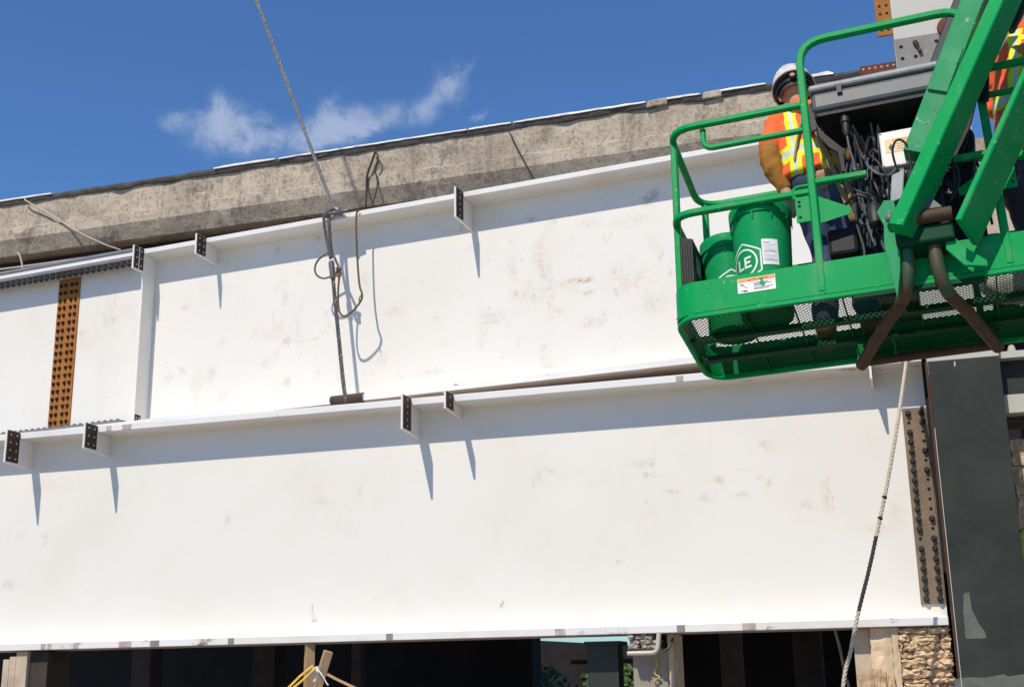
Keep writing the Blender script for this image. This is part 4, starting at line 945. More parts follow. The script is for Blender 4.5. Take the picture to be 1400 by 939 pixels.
wb = MB().box((1.11, .03, .705), (1.28, .12, .915)).build('junction_box', 'box_white', BL, bevel=.006); wb['label'] = 'white junction box with tan warning sticker'
sub(MB().box((1.135, .0285, .785), (1.255, .0298, .865)).build('sticker', 'label_tan', BL), wb)
sub(MB().box((1.175, .0275, .845), (1.25, .0284, .862)).build('header', 'label_orange', BL), wb)
sub(MB().prism([V(1.15, .0275, .815), V(1.165, .0275, .838), V(1.17, .0275, .825), V(1.185, .0275, .818), V(1.17, .0275, .812), V(1.162, .0275, .796)], (0, .0008, 0)).build('print_mark', 'ink', BL), wb)
for z in (.80, .815, .83): sub(MB().box((1.19, .0275, z), (1.245, .0284, z + .004)).build('print_line', 'ink_grey', BL), wb)
for u, w in ((1.118, .712), (1.118, .905), (1.272, .712)): sub(MB().lathe([(.004, 0), (.004, .003)], (u, .0299, w), (0, -1, 0), 8).build('screw', 'ink', BL), wb)
MB().lathe([(.035, 0), (.035, .02), (.018, .025), (.018, .26)], (1.19, .06, .665), (1, 0, .02), 12).build('conduit_fitting', 'galvanised', BL, True)
gb = MB().hexa([V(1.125, -.06, .44), V(1.19, -.06, .46), V(1.19, .06, .46), V(1.125, .06, .44), V(1.15, -.06, .60), V(1.215, -.06, .62), V(1.215, .06, .62), V(1.15, .06, .60)]).build('switch_box', 'galvanised_light', BL, bevel=.006)
MB().box((.795, .10, .29), (.945, .26, .445)).build('foot_switch', 'black_plastic', BL, bevel=.02)
MB().lathe([(.02, 0), (.034, .012), (.036, .10), (.024, .115), (.018, .16), (.012, .17)], (1.045, .0, .36), (0, .05, 1), 14).build('plug', 'black_rubber', BL, True)
MB().lathe([(.020, .0), (.026, -.01), (.026, -.05), (.019, -.055), (.022, -.09), (.012, -.13)], (.955, .03, 1.065), (0, 0, 1), 14).build('plug', 'black_rubber', BL, True)
cab = [[(.955, .03, .95), (.96, .02, .85), (.975, .02, .75), (.99, .04, .60), (1.0, .06, .45), (1.02, .05, .30)],
       [(.955, .03, .95), (.97, .03, .80), (1.01, .03, .66), (1.02, .05, .50), (.99, .08, .30)],
       [(.94, .05, .78), (.93, .04, .70), (.97, .03, .60), (1.03, .02, .56), (1.045, .0, .53)],
       [(.91, .03, .53), (.96, -.02, .54), (1.01, -.03, .52), (1.04, -.01, .50)],
       [(1.05, .02, .78), (1.06, -.05, .74), (1.10, -.08, .66), (1.13, -.06, .56), (1.12, -.02, .48)],
       [(1.05, .02, .77), (1.04, -.04, .70), (1.08, -.07, .62), (1.14, -.06, .60), (1.19, -.04, .66)],
       [(1.18, -.04, .62), (1.17, -.08, .72), (1.20, -.10, .77), (1.24, -.08, .74), (1.245, -.05, .62), (1.22, -.03, .5)],
       [(1.0, .1, .9), (1.03, .08, .8), (1.07, .06, .84), (1.10, .04, .80)],
       [(.98, .1, .72), (1.03, .1, .50), (1.0, .12, .38), (1.04, .1, .24)], [(1.06, .08, .68), (1.08, .08, .50), (1.05, .1, .36), (1.07, .1, .22)],
       [(1.10, .06, .46), (1.09, .04, .36), (1.06, .05, .30), (1.08, .06, .22)], [(.96, .08, .6), (.95, .1, .45), (.97, .1, .3), (.96, .1, .22)],
       [(1.36, -.05, .75), (1.42, -.08, .66), (1.46, -.06, .52), (1.40, -.02, .42), (1.36, 0, .46)], [(1.34, .02, .86), (1.40, -.02, .80), (1.44, .0, .62), (1.42, .02, .46)],
       [(1.48, .05, .6), (1.50, .02, .45), (1.46, .04, .36), (1.49, .05, .25)]]
r_ = random.Random(21)
for i in range(16):
    u0 = r_.uniform(.93, 1.16); cab.append([(u0 + r_.uniform(-.03, .03), r_.uniform(.02, .2), .98 - .12 * k_ + r_.uniform(-.05, .05)) for k_ in range(r_.choice((4, 5, 6)))])
for i in range(7):
    u0 = r_.uniform(1.40, 1.58); cab.append([(u0 + r_.uniform(-.05, .05), r_.uniform(.05, .25), .95 - .14 * k_ + r_.uniform(-.05, .05)) for k_ in range(5)])
for i, c_ in enumerate(cab):
    MB().tube(smooth_path([V(*p) for p in c_], 7), (.0055, .007, .006, .0085)[i % 4], 7).build('hose', 'black_rubber' if i % 5 else 'galvanised', BL, True)
for (u, v, w, du, dv, dw, mm) in [(.965, .06, .74, .03, .03, .035, 'box_grey'), (1.0, .05, .66, .025, .03, .03, 'galvanised'), (.98, .08, .56, .03, .02, .05, 'black_plastic'), (1.09, .06, .55, .035, .03, .05, 'galvanised'), (1.02, .12, .84, .05, .02, .018, 'galvanised_light'),
                                  (1.06, .1, .72, .04, .03, .05, 'black_plastic'), (1.40, .08, .52, .06, .05, .09, 'galvanised'), (1.45, .1, .70, .05, .05, .16, 'black_plastic'), (1.50, .14, .45, .08, .05, .14, 'black_plastic'), (1.34, .12, .9, .05, .05, .1, 'galvanised')]:
    MB().box((u, v, w), (u + du, v + dv, w + dw)).build('fitting', mm, BL, bevel=.004)
lampo = MB().lathe([(.0, .0), (.03, .005), (.032, .04), (.026, .045), (0, .046)], (1.50, .02, .93), (0, -1, .1), 14, False).build('alarm', 'rust_red', BL, True)
# jib links, seen edge on
def beam_px(name, p0, p1, v0, v1, w, d, mat, ext=0., bev=.006):
    a, b_ = Q(*p0, v0), Q(*p1, v1); dr = (b_ - a).normalized()
    return MB().sq([a, b_ + dr * ext], d, w, (0, 1, 0), bev=bev).build(name, mat, BL)
# sq(): first size lies along T x up (in the basket's uw plane), second along v
def link_px(name, p0, p1, v0, v1, win, dv, mat, ext=0., phi=0.):
    a, b_ = Q(*p0, v0), Q(*p1, v1); dr = (b_ - a).normalized(); x = dr.cross(V(0, 1, 0)).normalized(); y = x.cross(dr)
    up = y * math.cos(phi) + x * math.sin(phi)
    return MB().sq([a, b_ + dr * ext], win, dv, tuple(up), bev=.006).build(name, mat, BL)
link_px('jib_link', (1233, 318), (1379, -8), -.16, -.20, .078, .16, 'green', .45, -.3)
link_px('jib_link', (1322, 318), (1440, 55), -.14, -.18, .032, .24, 'green', .25, -.3)
link_px('jib_arm', (1252, 215), (1334, 0), -.02, -.06, .115, .12, 'green_faded', .45)
link_px('cable_tray', (1264, 128), (1312, 0), .06, .03, .05, .05, 'navy_black', .45)
p = Q(1303, 62, -.09); q = Q(1311, 76, -.09)
MB().sq([p, q], .012, .03, (0, 1, 0), bev=.002).build('stop_plate', 'green_faded', BL)
p = Q(1268, 128, -.09); q = Q(1284, 144, -.09)
a, b_ = Q(1282, 125, -.1), Q(1304, 66, -.1)
MB().sq([a, b_], .10, .02, (0, 1, 0), bev=.004).build('doubler_plate', 'green_faded', BL)
# hydraulic cylinder
a, b_ = Q(1344, 104, -.02), Q(1376, 40, -.05); dr = (b_ - a).normalized()
MB().tube([a, b_], .021, 14).build('cylinder_rod', 'chrome', BL, True)
MB().tube([b_, b_ + dr * .5], .045, 16).build('cylinder_barrel', 'black_plastic', BL, True)
MB().hexa([Q(1322, 138, -.03), Q(1352, 140, -.03), Q(1352, 140, .1), Q(1322, 138, .1), Q(1338, 92, -.03), Q(1353, 94, -.03), Q(1353, 94, .1), Q(1338, 92, .1)]).build('clevis', 'black_plastic', BL, bevel=.006)
MB().hexa([Q(1290, 235, .0), Q(1312, 235, .0), Q(1312, 235, .12), Q(1290, 235, .12), Q(1318, 135, .0), Q(1336, 138, .0), Q(1336, 138, .12), Q(1318, 135, .12)]).build('tilt_arm', 'black_plastic', BL, bevel=.006)
# rotator and pivot
pv = MB().prism([V(1.10, -.10, .44), V(1.145, -.10, .43), V(1.16, -.10, .33), V(1.185, -.10, .29), V(1.15, -.10, .22), V(1.135, -.10, .05), V(1.105, -.10, -.10), V(1.09, -.10, .03), V(1.075, -.10, .2), V(1.085, -.10, .3), V(1.06, -.10, .38)], (0, .02, 0)).build('pivot_plate', 'green_faded', BL, bevel=.003)
pv2 = MB().prism([V(1.36, -.10, .24), V(1.43, -.10, .12), V(1.52, -.10, .03), V(1.52, -.10, .0), V(1.42, -.10, .02), V(1.35, -.10, .12)], (0, .02, 0)).build('pivot_plate', 'green', BL, bevel=.003)
sub(MB().lathe([(.022, 0), (.022, .02), (.015, .025)], (1.118, -.125, .315), (0, -1, 0), 12).build('pin', 'galvanised', BL, True), pv)
MB().tube([V(1.20, -.14, .285), V(1.40, -.14, .285)], .034, 14).build('pivot_tube', 'rust_tube', BL, True)
MB().hexa([V(1.20, -.06, .18), V(1.40, -.06, .18), V(1.40, .14, .18), V(1.20, .14, .18), V(1.22, -.08, .60), V(1.36, -.08, .62), V(1.36, .10, .62), V(1.22, .10, .60)]).build('rotator', 'black_plastic', BL, bevel=.01)
MB().prism([V(1.195, -.155, .32), V(1.36, -.155, .32), V(1.24, -.155, .48), V(1.215, -.155, .45)], (0, .01, 0)).build('cover_plate', 'galvanised', BL)
MB().hexa([V(1.13, -.13, .16), V(1.40, -.13, .16), V(1.38, .02, .14), V(1.15, .02, .14), V(1.13, -.13, .25), V(1.40, -.13, .25), V(1.40, .02, .25), V(1.13, .02, .25)]).build('rotator_base', 'green_shade', BL, bevel=.012)
# support tubes sweeping under the floor
for pts in ([(1.175, -.07, .20), (1.165, -.05, .04), (1.12, .03, -.05), (1.04, .22, -.055), (.93, .50, -.055), (.85, .72, -.055)], [(1.30, -.07, .20), (1.305, -.05, .04), (1.335, .03, -.05), (1.40, .22, -.055), (1.475, .50, -.055), (1.535, .72, -.055)]):
    P = smooth_path([V(*p) for p in pts], 8); MB().tube(P[:17], .033, 14).build('support_tube', 'worn_tube', BL, True); MB().tube(P[16:], .0315, 14).build('support_tube', 'rust_tube', BL, True)
MB().tube([V(.84, .765, -.02), V(1.55, .765, -.02)], .024, 12).build('rear_tube', 'rust_tube', BL, True)
MB().box((.9, -.005, -.02), (1.5, .03, .0)).build('front_channel', 'green_shade', BL)
# jib head and main boom, running off to the right
hd = Q(1440, -110, -.15)
MB().tube([hd + V(-.22, 0, 0), hd + V(.35, 0, 0)], .14, 20).build('jib_head', 'green', BL, True)
p0 = hd + V(.15, 0, .0); p1 = LI @ V(7.2, 3.0, 2.1)
MB().sq([p0, p0.lerp(p1, .5)], .24, .30, bev=.012).build('fly_boom', 'green', BL); MB().sq([p0.lerp(p1, .42), p1], .32, .40, bev=.012).build('base_boom', 'green', BL)
q = V(7.2, 3.0, 0)
def toL(o): o.matrix_parent_inverse = LI; return o
toL(MB().box(q + V(-.9, -1.1, .9), q + V(.9, 1.3, 2.2)).build('turntable', 'green', BL, bevel=.06)); toL(MB().box(q + V(-1.1, -1.4, .5), q + V(1.1, 1.4, .88)).build('chassis', 'black_plastic', BL, bevel=.05))
for sx in (-1.15, 1.15):
    for sy in (-1.1, 1.1): toL(MB().lathe([(.15, -.18), (.42, -.18), (.45, -.12), (.45, .12), (.42, .18), (.15, .18)], q + V(sx, sy, .45), (1, 0, 0), 24).build('wheel', 'black_rubber', BL, True))

# ------------------------------------------------------------------ buckets in the basket
def bucket(u, v, h, r, rot, label, letters, mat='bucket_green'):
    B = empty('bucket', mat=LM @ Matrix.Translation((u, v, .0325)) @ Matrix.Rotation(rot, 4, 'Z')); tag(B, label, 'bucket', 'green buckets in the lift basket')
    r0 = r * .84; prof = [(0, 0), (r0 * .97, 0), (r0, .008)] + [(r0 + (r * .985 - r0) * t_, .008 + (h - .09) * t_) for t_ in (.25, .5, .75, 1.)]
    body = MB().lathe(prof + [(r * .985, h - .03), (0, h - .03)], (0, 0, 0), (0, 0, 1), 40, False).build('body', mat, B, True)
    lid = MB().lathe([(r * 1.0, h - .075), (r * 1.035, h - .072), (r * 1.05, h - .03), (r * 1.05, h - .006), (r * 1.02, h), (r * .93, h), (r * .90, h - .012), (0, h - .012)], (0, 0, 0), (0, 0, 1), 40, False).build('lid', mat, B, True)
    for k_ in range(10):
        a = k_ * 2 * math.pi / 10 + .2; c_, s_ = math.cos(a), math.sin(a); t_ = V(-s_, c_, 0); rr = r * 1.004
        p = V(c_ * rr, s_ * rr, 0); q = p * 1.03
        sub(MB().hexa([p - t_ * .004 + V(0, 0, h - .115), p + t_ * .004 + V(0, 0, h - .115), q + t_ * .004 + V(0, 0, h - .1), q - t_ * .004 + V(0, 0, h - .1), p - t_ * .004 + V(0, 0, h - .074), p + t_ * .004 + V(0, 0, h - .074), q + t_ * .004 + V(0, 0, h - .074), q - t_ * .004 + V(0, 0, h - .074)]).build('lid_tab', mat, B), lid)
    def wrap(x, z, off=.0015): # x measured round the wall from the front (-v side)
        rr = r0 + (r * .985 - r0) * max(0, (z - .008)) / (h - .09) + off; a = -math.pi / 2 + x / rr; return V(math.cos(a) * rr, math.sin(a) * rr, z)
    def strip(pts, wd, closed=False):
        m_ = MB(); n_ = len(pts); L = []
        for i in range(n_):
            a = Vector(pts[(i - 1) % n_] if closed or i else pts[i]); b_ = Vector(pts[(i + 1) % n_] if closed or i < n_ - 1 else pts[i]); d = (b_ - a).normalized(); nn = Vector((-d.y, d.x)) * wd / 2
            p = Vector(pts[i]); L += [wrap(*(p + nn)), wrap(*(p - nn))]
        fs = [(2 * i, 2 * i + 1, 2 * ((i + 1) % n_) + 1, 2 * ((i + 1) % n_)) for i in range(n_ if closed else n_ - 1)]
        return m_.add(L, fs)
    def dens(pts, closed=False, k_=6):
        o_ = []; n_ = len(pts)
        for i in range(n_ if closed else n_ - 1):
            a, b_ = pts[i], pts[(i + 1) % n_]
            for j in range(k_): o_.append((a[0] + (b_[0] - a[0]) * j / k_, a[1] + (b_[1] - a[1]) * j / k_))
        if not closed: o_.append(pts[-1])
        return o_
    cx, cz = letters
    lg = strip(dens([(cx + .115 * math.sin(math.radians(60 * i)), cz + .115 * math.cos(math.radians(60 * i))) for i in range(6)], True), .008, True).build('logo', 'logo_white', B)
    sub(strip([(cx + .078 * math.cos(i * .21), cz + .078 * math.sin(i * .21)) for i in range(30)], .009, True).build('logo_ring', 'logo_white', B), lg)
    def glyph(polys):
        for pl_ in polys: sub(strip(dens(pl_), .012).build('letter_stroke', 'logo_white', B), lg)
    e0 = cx + .012; l0 = cx - .035; hh = .052; zb_ = cz - .024
    glyph([[(e0, zb_ - .006), (e0, zb_ + hh + .006)], [(e0, zb_ + hh), (e0 + .036, zb_ + hh)], [(e0, zb_ + hh / 2), (e0 + .030, zb_ + hh / 2)], [(e0, zb_), (e0 + .036, zb_)]])
    glyph([[(l0, zb_ - .006), (l0, zb_ + hh + .006)], [(l0, zb_), (l0 + .034, zb_)]])
    return B, wrap, body, strip
B1, wr, bd, stp = bucket(.455, .19, .625, .158, 0, 'larger green lidded bucket with a white label sheet and round logo', (-.09, .27))
m_ = MB(); L = []
for i in range(9):
    for j in (0, 1): L.append(wr(.018 + .085 * i / 8, .24 + .145 * j, .002))
m_.add(L, [(2 * i, 2 * i + 2, 2 * i + 3, 2 * i + 1) for i in range(8)]); lb = m_.build('label_sheet', 'label_white', B1)
for i in range(9):
    z = .262 + i * .0125; a, b_ = .026, .026 + (.068, .05, .062, .03, .066, .055, .04, .06, .035)[i]
    m_ = MB(); L = []
    for k_ in range(5):
        x = a + (b_ - a) * k_ / 4; L += [wr(x, z, .003), wr(x, z + (.0016 if i % 4 else .005), .003)]
    sub(m_.add(L, [(2 * k_, 2 * k_ + 2, 2 * k_ + 3, 2 * k_ + 1) for k_ in range(4)]).build('print_line', 'ink_grey', B1), lb)
bucket(.255, .32, .535, .150, .15, 'smaller green lidded bucket behind the bucket with the label sheet', (.01, .2))
# white sack at the right
sk_ = empty('sack', mat=LM @ Matrix.Translation((1.66, .38, .03))); tag(sk_, 'white cloth sack lying on the basket floor at the right', 'sack')
bm = bmesh.new(); bmesh.ops.create_icosphere(bm, subdivisions=4, radius=1)
for v_ in bm.verts:
    c_ = v_.co; k_ = 1 + .14 * noise.noise(c_ * 2.2) + .05 * noise.noise(c_ * 6); v_.co = V(c_.x * .17 * k_, c_.y * .13 * k_, .135 + max(-.134, c_.z * .145 * k_))
me = bpy.data.meshes.new('cloth'); bm.to_mesh(me); bm.free(); o = link('cloth', me, 'label_white', sk_)
for p in me.polygons: p.use_smooth = True

# ------------------------------------------------------------------ workers
def folds(o, strength, size):
    key = 'folds%g' % size; tx = bpy.data.textures.get(key) or bpy.data.textures.new(key, 'CLOUDS'); tx.noise_scale = size; tx.noise_depth = 2
    d = o.modifiers.new('folds', 'DISPLACE'); d.texture = tx; d.strength = strength; d.mid_level = .5; d.texture_coords = 'GLOBAL'
def capsules(segs, name, mat, parent, voxel=.012, smooth=2):
    """a continuous surface round a set of tapered limbs: (a, ra, b, rb)"""
    mb = MB()
    for a, ra, b_, rb in segs:
        a, b_ = Vector(a), Vector(b_); d = b_ - a; L = max(d.length, 1e-4); d = d / L; pr = []
        for i in range(1, 5): t_ = math.pi / 2 * i / 5; pr.append((ra * math.sin(t_), -ra * math.cos(t_)))
        for i in range(0, 5): t_ = math.pi / 2 * i / 5; pr.append((rb * math.cos(t_), L + rb * math.sin(t_)))
        mb.lathe(pr, a, d, 14)
    o = mb.build(name, mat, parent)
    r = o.modifiers.new('remesh', 'REMESH'); r.mode = 'VOXEL'; r.voxel_size = voxel; r.use_smooth_shade = True
    if mat not in ('skin', 'glove', 'boot'): folds(o, .035, .10)
    if smooth: s_ = o.modifiers.new('smooth', 'SMOOTH'); s_.iterations = smooth * 3; s_.factor = .5
    return o
def flat_ring(c, ax, ay, up, rx, ry):
    return [c + ax * (rx * math.cos(2 * math.pi * i / 28)) + ay * (ry * math.sin(2 * math.pi * i / 28)) for i in range(28)]
def torso_shell(levels, name, mat, parent):
    """levels: (centre, side axis, front axis, half width, half depth)"""
    mb = MB(); k_ = 28
    for c, ax, ay, rx, ry in levels:
        for i in range(k_):
            a = 2 * math.pi * i / k_; ca, sa = math.cos(a), math.sin(a)
            ca_ = math.copysign(abs(ca) ** .8, ca); sa_ = math.copysign(abs(sa) ** .8, sa)
            mb.v.append(c + ax * rx * ca_ + ay * ry * sa_)
    for j in range(len(levels) - 1):
        for i in range(k_): mb.f.append((j * k_ + i, j * k_ + (i + 1) % k_, (j + 1) * k_ + (i + 1) % k_, (j + 1) * k_ + i))
    mb.f.append(tuple(reversed(range(k_)))); mb.f.append(tuple((len(levels) - 1) * k_ + i for i in range(k_)))
    o = mb.build(name, mat, parent, True); s_ = o.modifiers.new('sub', 'SUBSURF'); s_.levels = 2; s_.render_levels = 2; folds(o, .035, .07)
    return o
def hand(segs, wrist, fore, palm_n, curl=.5, sc=1.):
    f = fore.normalized(); n = (palm_n - f * palm_n.dot(f)).normalized(); s_ = f.cross(n)
    pc = wrist + f * .05 * sc; segs += [(wrist, .028 * sc, pc, .033 * sc), (pc - s_ * .024 * sc, .019 * sc, pc + f * .04 * sc - s_ * .026 * sc, .017 * sc), (pc + s_ * .024 * sc, .019 * sc, pc + f * .04 * sc + s_ * .026 * sc, .016 * sc)]
    for i, (o_, L) in enumerate(((-.033, .07), (-.011, .08), (.011, .075), (.033, .06))):
        p = pc + f * .042 * sc + s_ * o_ * sc; d = f
        for j in range(3):
            c_, q = math.cos(curl * (.6 + j * .35)), math.sin(curl * (.6 + j * .35)); d2 = (f * math.cos(curl * (j + .6)) + n * math.sin(curl * (j + .6)))
            e = p + d2 * L * sc * (.42, .32, .26)[j]; segs.append((p, (.0095, .009, .0085)[j] * sc, e, (.009, .0085, .0075)[j] * sc)); p = e
    p = pc - s_ * .03 * sc - f * .01 * sc; e = p - s_ * .025 * sc + f * .03 * sc + n * .012 * sc; segs += [(p, .012 * sc, e, .0105 * sc), (e, .0105 * sc, e + f * .028 * sc + n * .012 * sc, .009 * sc)]
def worker(label, hips, neck, head, feet, knees, sh, elbows, wrists, face, trouser, boot_d, vest_levels, hat=True, side=None, sleeve='canvas', upper='vest'):
    Wk = empty('person', (hips + V(0, 0, 0)).copy()); Wk.location.z = min(f_.z for f_ in feet) - .09; tag(Wk, label, 'person', 'workers in the lift basket')
    off = Wk.location.copy(); L = lambda p: p - off
    up = (neck - hips).normalized(); side = (sh[1] - sh[0]).normalized(); fr = up.cross(side).normalized(); fr = fr if fr.dot(face) > 0 else -fr
    hd_up = (head - neck).normalized(); hf = (face - hd_up * face.dot(hd_up)).normalized(); hs = hd_up.cross(hf)
    segs = [(L(hips), .13, L(hips.lerp(neck, .45)), .125), (L(hips.lerp(neck, .45)), .125, L(hips.lerp(neck, .82)), .12), (L(neck - up * .06), .075, L(neck + hd_up * .06), .056),
            (L(head + hd_up * .03 - hf * .01), .088, L(head + hd_up * .02 + hf * .015), .086), (L(head - hd_up * .04 + hf * .02), .07, L(head - hd_up * .085 + hf * .035), .05),
            (L(head + hf * .095), .014, L(head - hd_up * .03 + hf * .112), .017), (L(head - hd_up * .065 + hf * .075 - hs * .02), .012, L(head - hd_up * .065 + hf * .075 + hs * .02), .012),
            (L(head + hs * .088 + hd_up * .01), .018, L(head + hs * .09 - hd_up * .03), .014), (L(head - hs * .088 + hd_up * .01), .018, L(head - hs * .09 - hd_up * .03), .014)]
    for i in (0, 1):
        hp_ = hips + side * (-.09, .09)[i] - up * .03
        segs += [(L(hp_), .09, L(knees[i]), .058), (L(knees[i]), .056, L(feet[i]), .042), (L(feet[i]), .042, L(feet[i] + boot_d * .12 - V(0, 0, .04)), .035),
                 (L(sh[i]), .055, L(elbows[i]), .042), (L(elbows[i]), .042, L(wrists[i]), .03), (L(sh[i]), .055, L(neck - up * .1), .07)]
    capsules(segs, 'body', 'skin', Wk, .011)
    gl = []
    for i in (0, 1):
        gl = []; hand(gl, L(wrists[i]), (wrists[i] - elbows[i]), fr, .75, 1.12); capsules(gl, 'glove', 'glove', Wk, .006, 1)
    pass
    tr_ = []
    for i in (0, 1):
        hp_ = hips + side * (-.085, .085)[i] - up * .02
        kn = knees[i]; an = feet[i] + V(0, 0, .03)
        tr_ += [(L(hips + up * .06), .145, L(hp_), .12), (L(hp_), .12, L(hp_.lerp(kn, .55)), .095), (L(hp_.lerp(kn, .55)), .093, L(kn), .08), (L(kn), .083, L(kn.lerp(an, .5)), .074), (L(kn.lerp(an, .5)), .072, L(an), .068)]
    t_ = capsules(tr_, 'trousers', trouser, Wk, .012, 1)
    bo = []
    for i in (0, 1): bo += [(L(feet[i] + V(0, 0, .04)), .062, L(feet[i] - V(0, 0, .03)), .056), (L(feet[i] - V(0, 0, .042) - boot_d * .04), .046, L(feet[i] + boot_d * .15 - V(0, 0, .046)), .043)]
    capsules(bo, 'boots', 'boot', Wk, .01, 1)
    sv = []
    for i in (0, 1): sv += [(L(sh[i].lerp(elbows[i], .35)), .074, L(elbows[i]), .062), (L(elbows[i]), .064, L(wrists[i].lerp(elbows[i], .12)), .047), (L(elbows[i]), .066, L(elbows[i].lerp(wrists[i], .3)), .06)]
    capsules(sv, 'sleeves', sleeve, Wk, .009, 1)
    sh_ = []
    for i in (0, 1): sh_ += [(L(sh[i] - up * .01), .082, L(sh[i].lerp(elbows[i], .52)), .080), (L(sh[i]), .08, L(neck - up * .09), .085)]
    sh_ += [(L(neck - up * .07), .08, L(neck + hd_up * .025), .07)]
    sh_ += [(L(hips + up * .12), .14, L(hips.lerp(neck, .8)), .128)]
    capsules(sh_, 'shirt', 'orange_shirt', Wk, .011, 1)
    # vest with bands; its own origin at the chest so that the bands sit on the body
    ch_ = hips.lerp(neck, .62); mV = Matrix.Identity(4)
    for i in range(3): mV[i][0] = side[i]; mV[i][1] = fr[i]; mV[i][2] = up[i]; mV[i][3] = ch_[i]
    lv = []; H_ = (neck - hips).length
    for t_, rx, ry in ((-.04, .185, .15), (.02, .188, .152), (.2, .182, .148), (.4, .185, .15), (.6, .195, .152), (.76, .20, .142), (.87, .19, .12), (.95, .135, .10), (1.0, .075, .075)):
        lv.append((V(0, 0, (t_ - .62) * H_), V(1, 0, 0), V(0, 1, 0), rx, ry))
    vst = torso_shell(lv, 'vest', 'vest', Wk)
    vst.matrix_parent_inverse = Matrix.Translation(-off); vst.matrix_basis = mV
    # fall harness on the back
    hb = MB()
    for sx in (-1, 1):
        hb.sq(smooth_path([ch_ + side * sx * .115 + up * .165 + fr * .03, ch_ + side * sx * .095 + up * .13 - fr * .115, ch_ + side * sx * .02 + up * .06 - fr * .158, ch_ - side * sx * .07 - up * .14 - fr * .156, ch_ - side * sx * .13 - up * .3 - fr * .13]), .012, .042, tuple(-fr), bev=.002)
    h_ = hb.build('harness', 'harness_tan', Wk); h_.location = -off
    dr_ = MB().tube([ch_ + up * (.085 + .032 * math.sin(a)) + side * .03 * math.cos(a) - fr * .175 for a in [2 * math.pi * i / 16 for i in range(16)]], .006, 7, True).build('d_ring', 'galvanised_light', Wk, True); dr_.location = -off
    ln = MB()
    ln.sq(smooth_path([ch_ + up * .06 - fr * .18, ch_ + up * -.05 - fr * .21 + side * .02, ch_ - up * .3 - fr * .22 + side * .03, ch_ - up * .62 - fr * .2 + side * .05, ch_ - up * .75 - fr * .15 + side * .06, ch_ - up * .55 - fr * .17 + side * .09, ch_ - up * .15 - fr * .2 + side * .06, ch_ + up * .05 - fr * .185 + side * .02]), .030, .008, tuple(fr), bev=.002)
    l_ = ln.build('lanyard', 'harness_tan', Wk); l_.location = -off
    pk = MB().sq([ch_ + up * .02 - fr * .21 + side * .012, ch_ - up * .16 - fr * .215 + side * .02], .05, .03, tuple(fr), bev=.006).build('shock_pack', 'harness_dark', Wk); pk.location = -off
    hr = MB().lathe([(.090, -.05), (.096, 0), (.08, .06), (0, .09)], head + hd_up * .02 - hf * .008, hd_up, 18, False).build('hair', 'hair', Wk, True); hr.location = -off
    if hat:
        hc = head + hd_up * .045; R_ = .118
        pr_ = [(R_ * 1.06, -.004), (R_ * 1.10, .0), (R_ * 1.03, .006), (R_ * 1.0, .03), (R_ * .95, .07), (R_ * .8, .11), (R_ * .5, .138), (R_ * .2, .149), (0, .15)]
        m_ = MB().lathe(pr_, hc, hd_up, 36, False); 
        for v_ in m_.v: # a little longer front to back
            dd = v_ - hc; v_ += hf * dd.dot(hf) * .14
        ht = m_.build('hard_hat', 'hat_' + hat, Wk, True); ht.location = -off
        br = MB()
        arc = [math.radians(a) for a in range(-62, 63, 8)]
        inn = [hc + hf * (R_ * 1.2 * math.cos(a)) + hs * (R_ * 1.04 * math.sin(a)) for a in arc]; outr = [hc - hd_up * .012 + hf * (R_ * 1.2 * math.cos(a) + .045 * math.cos(a)) + hs * (R_ * 1.06 * math.sin(a)) for a in arc]; n_ = len(arc)
        br.add(inn + outr + [p + hd_up * .004 for p in inn] + [p + hd_up * .004 for p in outr], [(i, i + 1, n_ + i + 1, n_ + i) for i in range(n_ - 1)] + [(2 * n_ + i, 2 * n_ + i + 1, 3 * n_ + i + 1, 3 * n_ + i) for i in range(n_ - 1)] + [(n_ + i, n_ + i + 1, 3 * n_ + i + 1, 3 * n_ + i) for i in range(n_ - 1)])
        b2_ = br.build('brim', 'hat_' + hat, Wk, True); b2_.location = -off; reparent(b2_, ht)
        sb = MB().lathe([(R_ * .90, -.045), (R_ * .93, -.045), (R_ * .95, .0), (R_ * .90, .0)], hc, hd_up, 28, False).lathe([(0, 0), (.017, 0), (.019, .012), (.015, .02), (0, .021)], hc - hd_up * .03 - hf * R_ * .92, -hf, 14, False).build('suspension', 'black_plastic', Wk, True); sb.location = -off; reparent(sb, ht)
        kb = MB().lathe([(0, .0), (.016, .0), (.014, .006), (0, .007)], hc - hd_up * .03 - hf * (R_ * .92 + .022), -hf, 14, False).build('ratchet_knob', 'glove', Wk, True); kb.location = -off; reparent(kb, ht)
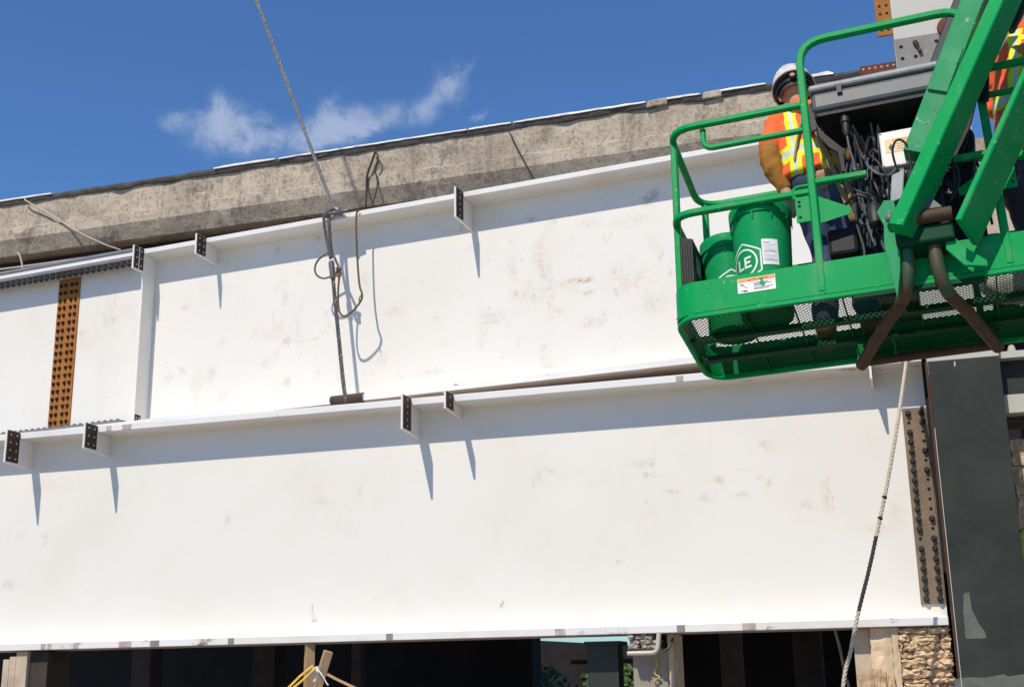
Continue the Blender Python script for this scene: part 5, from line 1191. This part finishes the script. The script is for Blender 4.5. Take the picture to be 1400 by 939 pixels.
        for (sa_, zz) in ((-.35, .075), (.25, .085), (-.05, .06)):
            pn = (-hf * math.cos(sa_) + hs * math.sin(sa_)); pc_ = hc + hd_up * zz + pn * (R_ * .955 + (.012 if abs(sa_) < .4 else 0)) * (1.0)
            s2 = MB().lathe([(0, .0), (.015, .0), (.015, .004), (0, .005)], pc_ + hf * 0 - pn * .006, (pn + hd_up * .55), 10, False).build('sticker', 'denim' if zz < .08 else 'label_white', Wk); s2.location = -off; reparent(s2, ht)
    return Wk
plain('hat_white', (.60, .57, .54), .6, 0, .25, 20, spec=.25); plain('hat_brown', (.18, .05, .03), .4, 0, .1, 10)
def on_floor(u, v): return LM @ V(u, v, .034)
def P_(x, y, v): return LM @ Q(x, y, v)
hipA = P_(1126, 246, .50); hdA = P_(1087, 129, .60); nkA = P_(1094, 152, .56)
ftA = [on_floor(.70, .56) + V(0, 0, .095), on_floor(.93, .56) + V(0, 0, .095)]
shA = [P_(1063, 172, .53), P_(1146, 166, .55)]
worker('worker in orange vest and white hard hat, seen from behind left of the console', hipA, nkA, hdA, ftA,
       [hipA.lerp(ftA[0], .5) + V(0, .06, 0), hipA.lerp(ftA[1], .5) + V(.02, .06, 0)], shA, [P_(1053, 222, .44), P_(1165, 215, .62)], [P_(1074, 262, .42), P_(1160, 190, .80)],
       V(-.12, 1, .22), 'denim', V(-.05, 1, -.18).normalized(), None, 'white')
hipB = P_(1412, 225, .48); nkB = P_(1408, 48, .56); hdB = P_(1408, 12, .60)
ftB = [on_floor(1.76, .52) + V(0, 0, .095), on_floor(1.98, .52) + V(0, 0, .095)]
worker('worker in orange vest with lime bands, cut off at the right edge', hipB, nkB, hdB, ftB,
       [hipB.lerp(ftB[0], .5) + V(-.02, .06, 0), hipB.lerp(ftB[1], .5) + V(.02, .06, 0)], [P_(1372, 76, .54), P_(1448, 74, .56)], [P_(1366, 150, .62), P_(1475, 150, .6)], [P_(1378, 120, .86), P_(1455, 110, .86)],
       V(.1, 1, .05), 'dark_trousers', V(.05, 1, -.18).normalized(), None, 'white', sleeve='orange_shirt')
